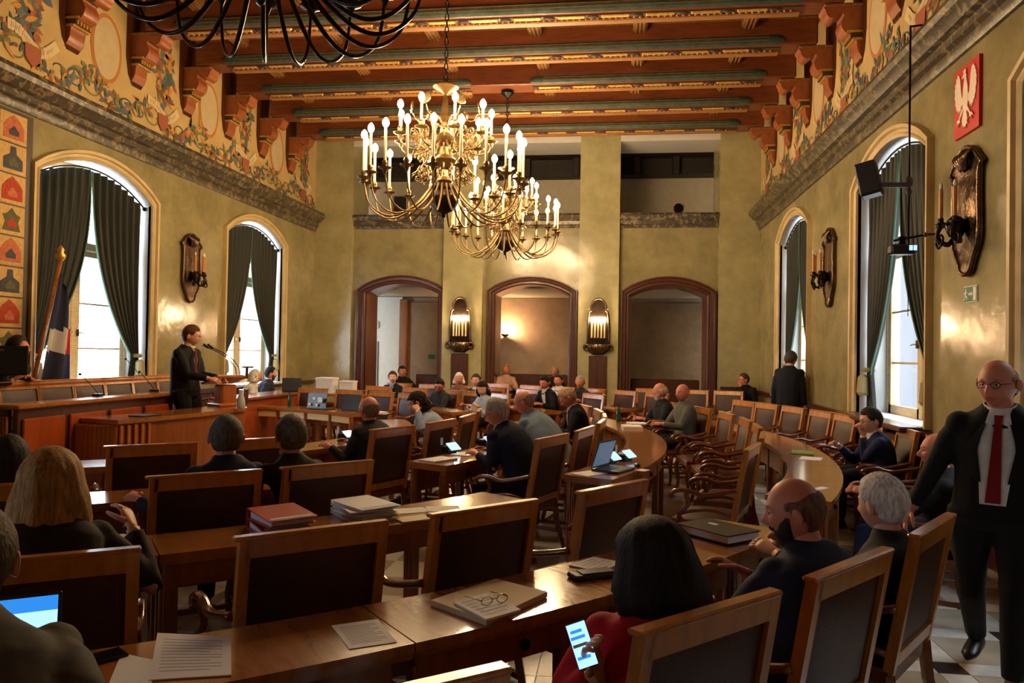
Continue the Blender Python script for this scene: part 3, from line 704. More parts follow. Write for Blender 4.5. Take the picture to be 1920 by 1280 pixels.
# ================================================================ CHANDELIERS
def arm_mesh(name, r0, z0, zlow, r1, z1, rad_, m, scroll=True):
    mb = MB(); path = spline([(r0, 0, z0), (r0 + (r1 - r0) * .20, 0, zlow + (z0 - zlow) * .45), (r0 + (r1 - r0) * .48, 0, zlow + .02), (r0 + (r1 - r0) * .72, 0, zlow + .01), (r0 + (r1 - r0) * .93, 0, zlow + (z1 - zlow) * .36), (r1, 0, z1)], 5)
    mb.tube(path, [rad_ * (1.2 - .5 * i / len(path)) for i in range(len(path))], 6)
    if scroll:
        sp = [(r0 + .18 + .07 * math.cos(t) * (1 - t / 9), 0, z0 + .08 + .07 * math.sin(t) * (1 - t / 9)) for t in [i * .5 for i in range(14)]]
        mb.tube(sp, rad_ * .7, 5)
    return mb.mesh(name, m, 'all')
def chandelier(name, x, y, zb, lit, label, s=1.0, chain_top=ZC):
    root = empty(name, (x, y, zb)); tag(root, label, 'chandelier', 'brass chandeliers')
    mbody = M_BRASS if lit else M_BRONZE; marm = M_BRASS if lit else M_BRONZE  # unlit one gets dark bronze, its lack of lamplight put into the colour
    mb = MB(); mb.lathe([(.02, .38), (.07, .40), (.10, .45), (.06, .50), (.05, .58), (.12, .64), (.15, .70), (.08, .76), (.05, .86), (.11, .92), (.13, .97), (.06, 1.03), (.04, 1.16), (.09, 1.22), (.05, 1.28), (.02, 1.50)], 18); mb.build('shaft', mbody, root, 30)
    mb = MB(); mb.lathe([(.001, .0), (.02, .015), (.028, .035), (.02, .05), (.05, .065), (.12, .10), (.165, .16), (.18, .23), (.165, .30), (.13, .345), (.15, .355), (.15, .37), (.09, .385), (.05, .40)], 22); mb.build('globe', M_BRONZE, root, 'all')
    la = arm_mesh('arm', .14, .40, .0 if lit else -.07, .95, .40, .0115 if lit else .0145, marm); ua = arm_mesh('upper_arm', .07, .96, .78, .56, .93, .012, marm)
    cup = MB(); cup.lathe([(.012, -.05), (.02, -.03), (.03, 0), (.075, .02), (.08, .028), (.03, .032), (.026, .05), (.034, .075), (.028, .10), (.02, .1)], 12); cup = cup.mesh('drip_cup', marm, 30)
    def candle(h):
        mb = MB(); mb.lathe([(.016, 0), (.016, h), (.012, h + .004)], 8); return mb.mesh('candle', M_CANDLE, 30)
    cl, cu = candle(.40), candle(.24)
    bulb = MB(); bulb.lathe([(.010, 0), (.026, .014), (.038, .042), (.033, .075), (.016, .10), (.001, .112)], 8); bulb = bulb.mesh('bulb', M_BULB if lit else M_BULBOFF, 'all')
    def ring(n, arm, r1, z1, cnd, h, off):
        for k in range(n):
            t = 2 * PI * k / n + off
            o = link('arm', arm, root, (0, 0, 0), t)
            link('drip_cup', cup, o, (r1, 0, z1)); link('candle', cnd, o, (r1, 0, z1 + .07)); link('bulb', bulb, o, (r1, 0, z1 + .07 + h))
    ring(20, la, .95, .40, cl, .40, .1); ring(9, ua, .56, .93, cu, .24, .25)
    # ornamental scrolls between the arms
    sc = MB()
    for q in range(3):
        sp = [(.12 + .05 * q + (.11 - .012 * t) * abs(math.cos(t * .5)) + .10, 0, .52 + .22 * q + (.10 - .011 * t) * math.sin(t)) for t in [i * .45 for i in range(18)]]
        sc.tube(sp, .010, 5)
    sc = sc.mesh('scrollwork', M_BRASS if lit else M_BRONZE, 'all')
    for k in range(20): link('scrollwork', sc, root, (0, 0, 0), 2 * PI * k / 20 + .2)
    ds = MB(); ds.lathe([(.001, -.012), (.06, -.008), (.075, .0), (.06, .008), (.001, .004)], 16, T=Matrix.Translation((.40, 0, 1.34)) @ Matrix.Rotation(rad(80), 4, 'Y')); ds.tube(spline([(.05, 0, 1.1), (.2, 0, 1.2), (.33, 0, 1.18), (.39, 0, 1.27)], 5), .008, 5); ds = ds.mesh('reflector_disc', mat('bright_brass', (206, 176, 120), .12, metal=.95), 'all')
    for k in range(6): link('reflector_disc', ds, root, (0, 0, 0), 2 * PI * k / 6 + .15)
    mb = MB(); mb.lathe([(.01, 1.48), (.05, 1.52), (.16, 1.58), (.15, 1.60), (.04, 1.60), (.03, 1.66)], 14); mb.build('top_crown', mbody, root, 30)
    lk = MB(); ln = .075
    lk.tube([(.022 * math.cos(t), 0, .045 * math.sin(t)) for t in [2 * PI * i / 10 for i in range(11)]], .007, 5, cap=False); lk = lk.mesh('chain_link', M_IRON, 'all')
    z = zb + 1.68; i = 0
    while z < chain_top - .02:
        link('chain_link', lk, root, (0, 0, z - zb), (i % 2) * PI / 2); z += ln; i += 1
    mb = MB(); mb.lathe([(.03, chain_top - zb - .10), (.12, chain_top - zb - .03), (.12, chain_top - zb)], 14); mb.build('ceiling_rose', M_IRON, root, 30)
    return root
chandelier('chandelier', -2.07, 9.0, 3.36, True, 'large lit brass chandelier hanging nearest the middle of the hall', chain_top=ZC)
chandelier('chandelier', -2.01, 13.75, 3.53, True, 'lit brass chandelier hanging farther back, before the far wall', chain_top=BZ - .03)
chandelier('chandelier', -2.05, 4.15, 3.73, False, 'unlit dark chandelier whose curved arms dip in at the upper left edge', chain_top=ZC)

# ================================================================ SCONCES
def plate_poly(h):
    # shield-like outline, half width as a function of t (0 bottom .. 1 top)
    pr = [(0, .03), (.04, .10), (.10, .13), (.18, .19), (.26, .235), (.40, .245), (.55, .235), (.70, .235), (.80, .245), (.84, .285), (.875, .24), (.92, .19), (.96, .14), (1.0, .05)]
    L_ = [(-w, t * h) for t, w in pr]; R_ = [(w, t * h) for t, w in pr[::-1]]
    return L_ + R_
def side_sconce(side, y, label):
    P = side_P(side); sg = 1 if side == 'left' else -1
    root = empty('wall_sconce', P(y, 2.54, 0)); tag(root, label, 'sconce', 'unlit side-wall sconces')
    T = Matrix(((0, 0, sg, 0), (1, 0, 0, 0), (0, 1, 0, 0), (0, 0, 0, 1)))
    pts = spline([(p[0] * 1.12, p[1], 0) for p in plate_poly(1.2)], 3, True)
    # dished plate
    rings = []
    for f, d in ((1.0, 0.005), (1.0, .03), (.93, .055), (.82, .035), (.5, .05), (.15, .06)):
        rings.append([T @ Vector((p.x * f, .62 + (p.y - .62) * f, d)) for p in pts])
    mb = MB(); mb.loft(rings); mb.build('back_plate', M_SCONCE, root, 'all')
    mb = MB(); mb.tube([T @ Vector((p.x * .97, .62 + (p.y - .62) * .97, .05)) for p in pts] + [T @ Vector((pts[0].x * .97, .62 + (pts[0].y - .62) * .97, .05))], .02, 6); mb.build('beaded_rim', M_SCONCE, root, 'all')
    mb = MB()
    for k in range(7):
        t = -1 + 2 * k / 6; mb.tube(spline([(sg * .06, t * .05, .98), (sg * .10, t * .12, 1.08), (sg * .05, t * .17, 1.15)], 4), [.02] * 8 + [.012], 6)
    mb.build('crest_shell', M_SCONCE, root, 'all')
    mb = MB(); mb.lathe([(.01, -.08), (.06, -.05), (.09, .03), (.07, .10), (.04, .13)], 12, (sg * .13, 0, .42)); mb.build('bowl', M_BRONZE, root, 'all')
    for k, dy in enumerate((-.15, 0, .15)):
        mb = MB(); dx = .20 if k != 1 else .26
        mb.tube(spline([(sg * .12, dy * .3, .40), (sg * (dx - .06), dy * .8, .30), (sg * (dx + .03), dy * 1.1, .36), (sg * dx, dy, .47)], 5), .016, 6)
        mb.tube([(sg * (dx + .0), dy * 1.3 + .05 * math.cos(t), .33 + .05 * math.sin(t)) for t in [2 * PI * i / 12 for i in range(13)]], .012, 5)
        a = mb.build('sconce_arm', M_BRONZE, root, 'all')
        mb = MB(); mb.lathe([(.012, 0), (.05, .02), (.05, .03), (.02, .035), (.028, .07), (.02, .075)], 10, (sg * dx, dy, .46)); mb.build('drip_cup', M_BRONZE, a, 30)
        mb = MB(); mb.lathe([(.02, 0), (.02, .27)], 8, (sg * dx, dy, .53)); mb.build('candle', M_CANDLEW, a, 30)
        mb = MB(); mb.lathe([(.006, 0), (.018, .02), (.014, .05), (.001, .075)], 8, (sg * dx, dy, .80)); mb.build('bulb', M_BULBOFF, a, 'all')
side_sconce('left', 12.46, 'unlit bronze shield sconce with candles on the left wall above the speaker')
side_sconce('right', 12.15, 'unlit bronze shield sconce between the two right-hand windows')
side_sconce('right', 7.55, 'large unlit bronze shield sconce below the red eagle emblem')
def lit_sconce(x, label):
    root = empty('lit_sconce', (x, YB, 1.76)); tag(root, label, 'sconce', 'lit sconces on the far wall')
    pts = [(-.12, 0), (-.24, .10), (-.30, .17), (-.28, .27), (-.25, .60), (-.22, .98), (-.17, 1.0), (-.18, 1.12), (-.15, 1.2), (-.08, 1.29), (0, 1.31)]
    full = pts + [(-p[0], p[1]) for p in pts[::-1][1:]]
    mb = MB(); mb.prism(full, .03, Matrix(((1, 0, 0, 0), (0, 0, -1, 0), (0, 1, 0, 0), (0, 0, 0, 1)))); mb.build('back_plate', M_BRONZE, root)
    mb = MB()
    for s in (-1, 1):
        mb.tube(spline([(s * .25, -.05, .25), (s * .245, -.06, .6), (s * .215, -.05, .97), (s * .17, -.05, 1.02), (s * .17, -.05, 1.14), (s * .10, -.05, 1.27), (0, -.05, 1.31)], 5), .022, 6)
        mb.tube([(s * .27 + .06 * math.cos(t), -.07, .17 + .06 * math.sin(t)) for t in [2 * PI * i / 12 for i in range(13)]], .028, 6)
    mb.build('side_scrolls', M_SCONCE, root, 'all')
    mb = MB(); mb.lathe([(.02, 0), (.12, .02), (.22, .10), (.25, .20), (.22, .22), (.10, .18)], 18, (0, -.10, .02), sy=.55); bk = mb.build('basket', M_SCONCE, root, 'all')
    for k in range(9):
        t = PI + PI * (k + .5) / 9
        mb = MB(); mb.tube(spline([(.10 * math.cos(t), -.10 + .06 * math.sin(t), .03), (.23 * math.cos(t), -.10 + .13 * math.sin(t), .13), (.25 * math.cos(t), -.10 + .14 * math.sin(t), .24)], 4), .011, 5); mb.build('basket_rib', M_BRASS, bk, 'all')
    for k in range(5):
        dx = -.15 + .075 * k; dy = -.16 + .03 * abs(k - 2)
        mb = MB(); mb.lathe([(.02, 0), (.035, .02), (.02, .03)], 8, (dx, dy, .36)); mb.tube([(dx * .8, dy, .22), (dx, dy, .36)], .01, 5); c = mb.build('drip_cup', M_BRONZE, root, 30)
        mb = MB(); mb.lathe([(.019, .0), (.019, .38)], 8, (dx, dy, .38)); mb.build('candle', M_CANDLE, c, 30)
        mb = MB(); mb.lathe([(.01, 0), (.03, .02), (.036, .05), (.028, .085), (.001, .12)], 8, (dx, dy, .76)); mb.build('bulb', M_BULB, c, 'all')
lit_sconce(-3.67, 'lit bronze basket sconce on the left pier of the far wall')
lit_sconce(-0.40, 'lit bronze basket sconce on the right pier of the far wall')
r = empty('corridor_lamp', (-3.13, 21.85, 2.28)); tag(r, 'small lit wall lamp glowing in the corridor behind the middle door', 'wall lamp')
mb = MB(); mb.lathe([(.02, -.06), (.10, -.02), (.12, .03), (.06, .03)], 12, (0, -.12, 0)); mb.box((0, .02, 0), (.06, .2, .06)); mb.build('bracket', M_BRASS, r, 30)
mb = MB(); mb.ell((0, -.14, .07), (.06, .06, .07), 10, 8); mb.build('glass_globe', mat('lamp_globe', (255, 220, 160), .3, emit=520, ecol=(255, 204, 150)), r, 'all')
# ================================================================ THINGS ON THE WALLS
def poly_on_wall(mb, side, y0, z0, pts, d0, d1, sc=1.0):
    """pts in (u right as seen, v up)."""
    P = side_P(side); sg = -1 if side == 'right' else 1      # on the right wall, picture-right is toward the camera (-Y)
    V = [P(y0 + sg * u * sc, z0 + v * sc, d0) for u, v in pts] + [P(y0 + sg * u * sc, z0 + v * sc, d1) for u, v in pts]
    n = len(pts); mb.add(V, [tuple(range(n)), tuple(range(2 * n - 1, n - 1, -1))] + [(i, (i + 1) % n, n + (i + 1) % n, n + i) for i in range(n)])
# red board with the white crowned eagle
EY, EZ = 7.59, 4.195
r = empty('emblem_board', side_P('right')(EY, 3.87, 0)); tag(r, 'red board with a white crowned eagle high on the right wall', 'emblem'); o_ = Vector(r.location)
def bput(mb, name, m, parent, smooth=False):
    mb.v = [tuple(Vector(p) - o_) for p in mb.v]; return mb.build(name, m, parent, smooth)
mb = MB(); poly_on_wall(mb, 'right', EY, EZ, [(-.25, -.325), (.25, -.325), (.25, .325), (-.25, .325)], 0.0, .03); bput(mb, 'red_board', M_REDEMB, r)
wing = [(.03, .10), (.07, .02), (.09, .10), (.105, .20), (.13, .26), (.16, .275), (.175, .24), (.19, .25), (.195, .20), (.215, .205), (.21, .16), (.225, .15), (.215, .10), (.225, .07), (.205, .04), (.21, .0), (.19, -.02), (.185, -.06), (.165, -.05), (.155, -.10), (.14, -.07), (.125, -.12), (.115, -.07), (.095, -.10), (.085, -.05), (.06, -.04), (.04, -.02)]
parts = [('wing', wing), ('wing', [(-u, v) for u, v in wing][::-1]),
         ('body', [(-.045, .10), (-.03, .15), (-.02, .19), (.0, .20), (.02, .19), (.035, .15), (.05, .10), (.055, .0), (.05, -.08), (.03, -.13), (-.03, -.13), (-.05, -.08), (-.055, 0)]),
         ('head', [(-.02, .18), (-.03, .21), (-.06, .205), (-.085, .195), (-.06, .22), (-.035, .24), (.0, .245), (.022, .225), (.022, .19)]),
         ('crown', [(-.03, .245), (-.045, .275), (-.025, .265), (-.012, .29), (.002, .268), (.02, .28), (.016, .245)]),
         ('tail', [(-.03, -.12), (-.06, -.20), (-.045, -.215), (-.06, -.25), (-.03, -.24), (-.02, -.275), (0, -.25), (.02, -.275), (.03, -.24), (.06, -.25), (.045, -.215), (.06, -.20), (.03, -.12)]),
         ('leg', [(-.05, -.07), (-.12, -.16), (-.15, -.165), (-.17, -.20), (-.135, -.185), (-.14, -.225), (-.115, -.19), (-.09, -.205), (-.10, -.165), (-.03, -.10)]),
         ('leg', [(.05, -.07), (.12, -.16), (.15, -.165), (.17, -.20), (.135, -.185), (.14, -.225), (.115, -.19), (.09, -.205), (.10, -.165), (.03, -.10)][::-1])]
eg = MB()
for i, (nm, p) in enumerate(parts):
    mb = MB(); poly_on_wall(mb, 'right', EY, EZ, p, .03, .040 + .001 * i); bput(mb, 'eagle_' + nm, M_EAGLE, r)
# exit sign
r = empty('exit_sign', side_P('right')(7.53, 2.30, 0)); tag(r, 'green emergency exit sign with running figure below the large sconce', 'sign'); o_ = Vector(r.location)
mb = MB(); poly_on_wall(mb, 'right', 7.53, 2.375, [(-.135, -.075), (.135, -.075), (.135, .075), (-.135, .075)], 0, .008); bput(mb, 'sign_border', M_SIGNW, r)
mb = MB(); poly_on_wall(mb, 'right', 7.53, 2.375, [(-.128, -.068), (.128, -.068), (.128, .068), (-.128, .068)], .008, .010); bput(mb, 'sign_field', M_EXIT, r)
for nm, p in (('door_symbol', [(.065, -.06), (.12, -.06), (.12, .06), (.065, .06)]), ('arrow', [(.055, .0), (.02, .028), (.02, .01), (-.03, .01), (-.03, -.01), (.02, -.01), (.02, -.028)]),
              ('runner_head', [(-.085 + .013 * math.cos(t), .045 + .013 * math.sin(t)) for t in [2 * PI * i / 8 for i in range(8)]]),
              ('runner_body', [(-.10, .03), (-.075, .033), (-.055, .012), (-.06, .005), (-.078, .018), (-.075, -.01), (-.052, -.022), (-.055, -.055), (-.066, -.055), (-.068, -.03), (-.09, -.018), (-.105, -.05), (-.125, -.052), (-.122, -.042), (-.11, -.038), (-.098, .005), (-.118, .0), (-.122, .01)])):
    mb = MB(); poly_on_wall(mb, 'right', 7.53, 2.375, p, .010, .012); bput(mb, nm, M_SIGNW, r)
# loudspeaker and camera on a hanging rod
RX, RY = 2.90, 8.15
r = empty('hanging_rod', (RX, RY, 2.2)); tag(r, 'thin black rod hanging from the right cornice before the window', 'rod')
mb = MB(); mb.tube([(0, 0, 2.93), (0, 0, 0.75)], .010, 6); mb.tube([(0, 0, 2.92), (.20, .0, 2.94)], .010, 6); mb.build('rod', M_IRON, r, 'all')
mb = MB(); mb.tube([(0, 0, .75), (0, 0, 0.0)], .004, 5); mb.build('cable', M_IRON, r)
mb = MB(); mb.ell((0, 0, 1.35), (.04, .04, .06), 8, 6); mb.ell((0, 0, 1.25), (.03, .03, .04), 8, 6); mb.build('clamp', M_GREY, r, 'all')
r = empty('loudspeaker', (2.55, RY, 3.42)); tag(r, 'black loudspeaker box tilted on a rod in front of the right window', 'loudspeaker')
Tt = Matrix.Rotation(rad(-25), 4, 'Z') @ Matrix.Rotation(rad(-12), 4, 'Y')
mb = MB(); mb.box((0, 0, .16), (.20, .22, .34), Tt, ch=.015); mb.build('cabinet', M_BLACK, r)
mb = MB(); mb.box((0, -.115, .16), (.17, .012, .30), Tt, ch=.004); mb.build('grille', mat('grille_cloth', (24, 24, 26), .8), r)
mb = MB(); mb.box((.22, 0, .10), (.30, .05, .05), ch=.01); mb.build('bracket', M_GREY, r)
r = empty('camera_unit', (2.82, RY - .05, 2.86)); tag(r, 'small black camera with lit panel mounted on a boom by the right window', 'camera')
mb = MB(); mb.box((0, 0, 0), (.24, .14, .10), ch=.02); mb.build('housing', M_BLACK, r)
for dx in (.06, .10):
    mb = MB(); mb.box((dx, -.075, .01), (.03, .008, .05)); mb.build('status_light', M_SCREEN, r)
mb = MB(); mb.tube([(-.08, 0, .09), (.08, 0, .12), (.22, 0, .15), (.34, .02, .16)], .012, 6); mb.box((0, 0, .08), (.06, .05, .1)); mb.build('boom_arm', M_IRON, r, 'all')
mb = MB(); mb.ell((.22, 0, .15), (.025, .025, .025), 8, 6); mb.build('joint', M_BRASS, r, 'all')
# tapestry of guild signs at the left edge
r = empty('tapestry', side_P('left')(7.6, 1.2, 0)); tag(r, 'tall hanging of bordered squares with red and blue motifs at left edge', 'tapestry'); o_ = Vector(r.location)
P = side_P('left')
mb = MB(); mb.box(P(7.6, 2.9, .020), (.03, 2.32, 3.44)); bput(mb, 'backing_cloth', M_DARKOVAL, r)
TC = [mat('tap_red', (176, 66, 42), .85, var=.2, vscale=30), mat('tap_blue', (72, 74, 84), .85, var=.2, vscale=30), mat('tap_green', (96, 96, 60), .85, var=.2, vscale=30), mat('tap_pink', (196, 110, 76), .85, var=.2, vscale=30)]
M_TAPB = mat('tapestry_ground', (206, 168, 104), .85, var=.12, vscale=20)
for ci, yc in enumerate((8.44, 7.98, 7.52)):
    for k in range(9):
        zc = 4.40 - k * .375
        mb = MB(); mb.box(P(yc, zc, .035), (.012, .42, .355)); q = bput(mb, 'tapestry_square', M_TAPB, r)
        mb = MB(); kind = (k + ci) % 4
        if kind in (0, 2): p = [(-.16, -.13), (.16, -.13), (.16, .02), (.10, .09), (0, .16), (-.10, .09), (-.16, .02)]
        elif kind == 1: p = [(-.15, -.13), (.15, -.13), (.15, .0), (.05, .06), (.04, .15), (-.04, .15), (-.05, .06), (-.15, 0)]
        else: p = [(-.14, -.13), (.14, -.13), (.10, -.02), (.14, .06), (.07, .08), (0, .15), (-.07, .08), (-.14, .06), (-.10, -.02)]
        poly_on_wall(mb, 'left', yc, zc, p, .041, .046); mb.v = [tuple(Vector(v) - o_) for v in mb.v]; mb.build('motif', (TC[0] if k % 4 else TC[3]) if kind in (0, 2) else TC[1 + (k // 2) % 2], q)
        mb = MB(); poly_on_wall(mb, 'left', yc, zc - .04, [(-.07, -.05), (.07, -.05), (.08, .0), (.0, .07), (-.08, .0)], .046, .049); mb.v = [tuple(Vector(v) - o_) for v in mb.v]; mb.build('motif_centre', TC[(k + ci + 1) % 4], q)
# flag on a leaning pole
r = empty('flag', (-6.98, 8.24, 0.47)); tag(r, 'blue, white and red flag drooping from a leaning wooden pole', 'flag')
p0, p1 = Vector((0, 0, 0)), Vector((.12, .47, 2.34))
mb = MB(); mb.tube([p0, p1], .024, 8); mb.build('flag_pole', wood('flag_pole_wood', (176, 104, 44), .35, .4), r, 'all')
mb = MB(); mb.lathe([(.02, 0), (.05, .03), (.06, .07), (.03, .11), (.045, .14), (.001, .2)], 10, tuple(p1)); mb.build('finial', M_GOLD, r, 'all')
FC = [mat('flag_blue', (22, 28, 60), .8), mat('flag_white', (186, 180, 178), .8), mat('flag_red', (190, 24, 28), .8), mat('flag_blue_light', (40, 52, 120), .8)]
mb = MB()
def fl(u, v):
    q = p1.lerp(p0, .06 + .72 * v); w = .12 + .62 * v ** .7
    yy = q.y + u * w * (1 - .15 * v); xx = q.x + .03 + .05 * math.sin(u * 11 + v * 2) * (.4 + v)
    zz = q.z - .25 * u * (1 - v) - .12 * v * u
    return (xx, yy, zz)
nu, nv = 20, 24; mb.grid(fl, nu, nv); me_m = []
for j in range(nv):
    for i in range(nu):
        u, v = (i + .5) / nu, (j + .5) / nv
        s_ = v + .12 * u
        c = 0 if s_ < .42 else (1 if s_ < .60 else (0 if s_ < .86 else 1))
        if u > .82: c = 2 if .40 < s_ < .62 else (1 if s_ < .40 else 3)
        me_m.append(c)
mb.m = me_m; mb.build('flag_cloth', FC, r, 'all')
# brass radiator grille under the right-hand window
r = empty('radiator_grille', (XR - .10, 9.70, 0.05)); tag(r, 'carved gilt radiator grille in a wooden case under the right window', 'radiator cover')
mb = MB(); mb.box((0, 0, .45), (.16, 2.3, .9), ch=.02); mb.build('case', M_WAINSCOT, r)
mb = MB(); mb.box((-.03, 0, .98), (.28, 2.4, .06), ch=.015); mb.build('shelf', M_WAINSCOT, r)
for k in range(5):
    mb = MB(); rg = random.Random(k)
    for q in range(26):
        y = rg.uniform(-.17, .17); z = .12 + rg.random() * .66
        mb.tube([(-.09, y + .04 * math.cos(t), z + .06 * math.sin(t)) for t in [i * .6 for i in range(9)]], .009, 4)
    stuffp(mb.build('carved_panel', M_GOLDDIM, r, 'all')).location = (0, -.9 + .45 * k, 0)

# ================================================================ PRESIDIUM, SPEAKER'S DESK
r = empty('dais', (-6.4, 8.1, 0)); tag(r, 'low wooden platform under the presidium benches along the left wall', 'platform')
mb = MB(); mb.box((0, 0, .16), (1.9, 4.6, .32), ch=.01); mb.build('lower_step', M_WAINSCOT, r)
mb = MB(); mb.box((-.45, 0.1, .40), (.98, 4.4, .28), ch=.01); mb.build('upper_step', M_WAINSCOT, r)
# upper bench table top (only its front edge and top show)
r = empty('presidium_table', (-6.62, 8.6, .54)); tag(r, 'long wooden presidium table behind a row of leather chairs at left', 'table')
mb = MB(); mb.box((0, 0, .775), (.52, 3.5, .05), ch=.012); mb.build('table_top', M_DESKFRONT, r)
mb = MB(); mb.box((.22, 0, .38), (.04, 3.44, .74)); mb.build('front_panel', M_DARKWOOD, r)
for s in (-1, 1):
    mb = MB(); mb.box((0, s * 1.70, .38), (.46, .05, .74)); mb.build('end_panel', M_DARKWOOD, r)
# lower counter with orange panels
r = empty('presidium_counter', (-5.55, 7.78, .0)); tag(r, 'long wooden counter with orange veneer panels in front of the presidium', 'counter')
mb = MB(); mb.box((-.06, 0, 1.175), (.26, 2.62, .045), ch=.012); mb.box((-.75, -1.19, 1.175), (1.1, .26, .045), ch=.012); mb.build('counter_top', M_DESK, r)
mb = MB(); mb.box((0, 0, .58), (.05, 2.54, 1.14)); mb.box((-.7, -1.28, .58), (1.3, .05, 1.14)); mb.build('front_panel', M_DARKWOOD, r)
pm = MB(); pm.box((0, 0, 0), (.03, .56, .92), ch=.01); pme = pm.mesh('veneer_panel', M_PANELWOOD)
for k in range(4): link('veneer_panel', pme, r, (.035, -.94 + .63 * k, .60))
pm = MB(); pm.box((0, 0, 0), (.40, .03, .92), ch=.01); pme2 = pm.mesh('veneer_panel', M_PANELWOOD)
for k in range(2): link('veneer_panel', pme2, r, (-.36 - .55 * k, -1.315, .60))
fp = MB()
for s in (-.03, 0, .03): fp.box((s, 0, 0), (.018, .03, .98), ch=.006)
fpm = fp.mesh('pilaster', M_PODIUM)
for x in (-.07, -.64): link('pilaster', fpm, r, (x, -1.325, .6))
# speaker's desk: bowed front with reeded pilasters
r = empty('speaker_desk', (-4.86, 8.28, 0)); tag(r, "speaker's wooden desk with ribbed front panels before the lectern", 'desk')
def bow(u): return (-.18 + .34 * u + .16 * math.sin(u * PI) * .5, -1.05 + 2.10 * u)
N_ = 10
mb = MB(); top = [bow(i / N_) for i in range(N_ + 1)]; bot = [(x - .50, y + .1) for x, y in top]
mb.prism([(x + .03, y) for x, y in top] + bot[::-1], .045, z0=.965); mb.build('desk_top', M_DESK, r)
mb = MB(); mb.prism(top + [(x - .05, y) for x, y in top[::-1]], .965); mb.build('front_panel', M_DESKFRONT, r, 50)
mb = MB(); mb.box((-.18 - .22, -1.02, .48), (.46, .04, .96)); mb.build('end_panel', M_PODIUM, r)
mb = MB(); mb.box((.16 - .24, 1.03, .48), (.46, .04, .96)); mb.build('end_panel', M_PODIUM, r)
rbm = MB(); rbm.box((0, 0, 0), (.022, .05, .92), ch=.008); rbm = rbm.mesh('reeded_strip', M_PODIUM)
for k in range(9): link('reeded_strip', rbm, r, (-.60 + .05 * k, -1.045, .49), PI / 2)
for k in range(5):
    x, y = bow(.03 + .04 * k); link('reeded_strip', rbm, r, (x + .01, y, .49))
# lectern
LX, LY = -5.02, 9.42
r = empty('lectern', (LX, LY, 1.01), rad(-30)); tag(r, 'wooden lectern with slanted top standing on the speaker desk', 'lectern')
mb = MB(); mb.box((0, 0, .14), (.20, .22, .28), ch=.02); mb.box((0, 0, .02), (.30, .34, .04), ch=.01); mb.build('pedestal', M_PODIUM, r)
Tl = Matrix.Translation((-.02, 0, .34)) @ Matrix.Rotation(rad(-14), 4, 'Y')
mb = MB(); mb.box((0, 0, 0), (.40, .46, .035), Tl, ch=.01); mb.box((-.19, 0, .03), (.02, .44, .04), Tl); mb.build('book_rest', M_PODIUM, r)
mb = MB(); mb.box((.12, .22, .12), (.10, .02, .2)); mb.tube([(.16, .2, .36), (.17, .2, .50)], .02, 8); mb.box((.17, .2, .51), (.05, .16, .025)); mb.build('reading_lamp', M_BRASS, r)
mb = MB(); mb.box((0, 0, .028), (.30, .36, .012), Tl); o = mb.build('speech_papers', M_PAPER, r); o['label'] = 'white sheets lying on the book rest'
for dy, nm in ((-.05, ''), (.05, '')):
    q = empty('microphone', (LX + .12, LY + dy + .10, 1.40), 0); tag(q, 'gooseneck microphone %s on the lectern, pointing at the speaker' % ('nearer the camera' if dy < 0 else 'farther from the camera'), 'microphone', 'lectern microphones')
    e = Vector((-.30, -.16, .36))
    mb = MB(); mb.tube(spline([(0, 0, -.02), (-.02, -.01, .12), (-.14, -.08, .27), tuple(e)], 5), .006, 6); mb.build('gooseneck', M_BLACK, q, 'all')
    mb = MB(); mb.tube([e, e + Vector((-.06, -.035, .045))], [.016, .018], 8); mb.build('foam_head', M_BLACK, q, 'all')
# small microphones on the presidium
for k, (x, y, z, t) in enumerate(((-6.45, 9.75, 1.345, 'on the presidium table before the window'), (-5.75, 9.0, 1.20, 'at the far end of the front counter'), (-5.72, 7.9, 1.20, 'in the middle of the front counter'))):
    q = empty('table_microphone', (x, y, z)); tag(q, 'thin black desk microphone ' + t, 'microphone', 'presidium microphones')
    mb = MB(); mb.box((0, 0, .015), (.09, .10, .03), ch=.01); mb.build('base', M_BLACK, q)
    mb = MB(); mb.tube(spline([(0, 0, .03), (-.03, -.08, .13), (-.06, -.20, .24)], 5), .005, 5); mb.build('gooseneck', M_BLACK, q, 'all')
    mb = MB(); mb.ell((-.065, -.215, .25), (.016, .02, .016), 8, 6); mb.build('foam_head', M_BLACK, q, 'all')
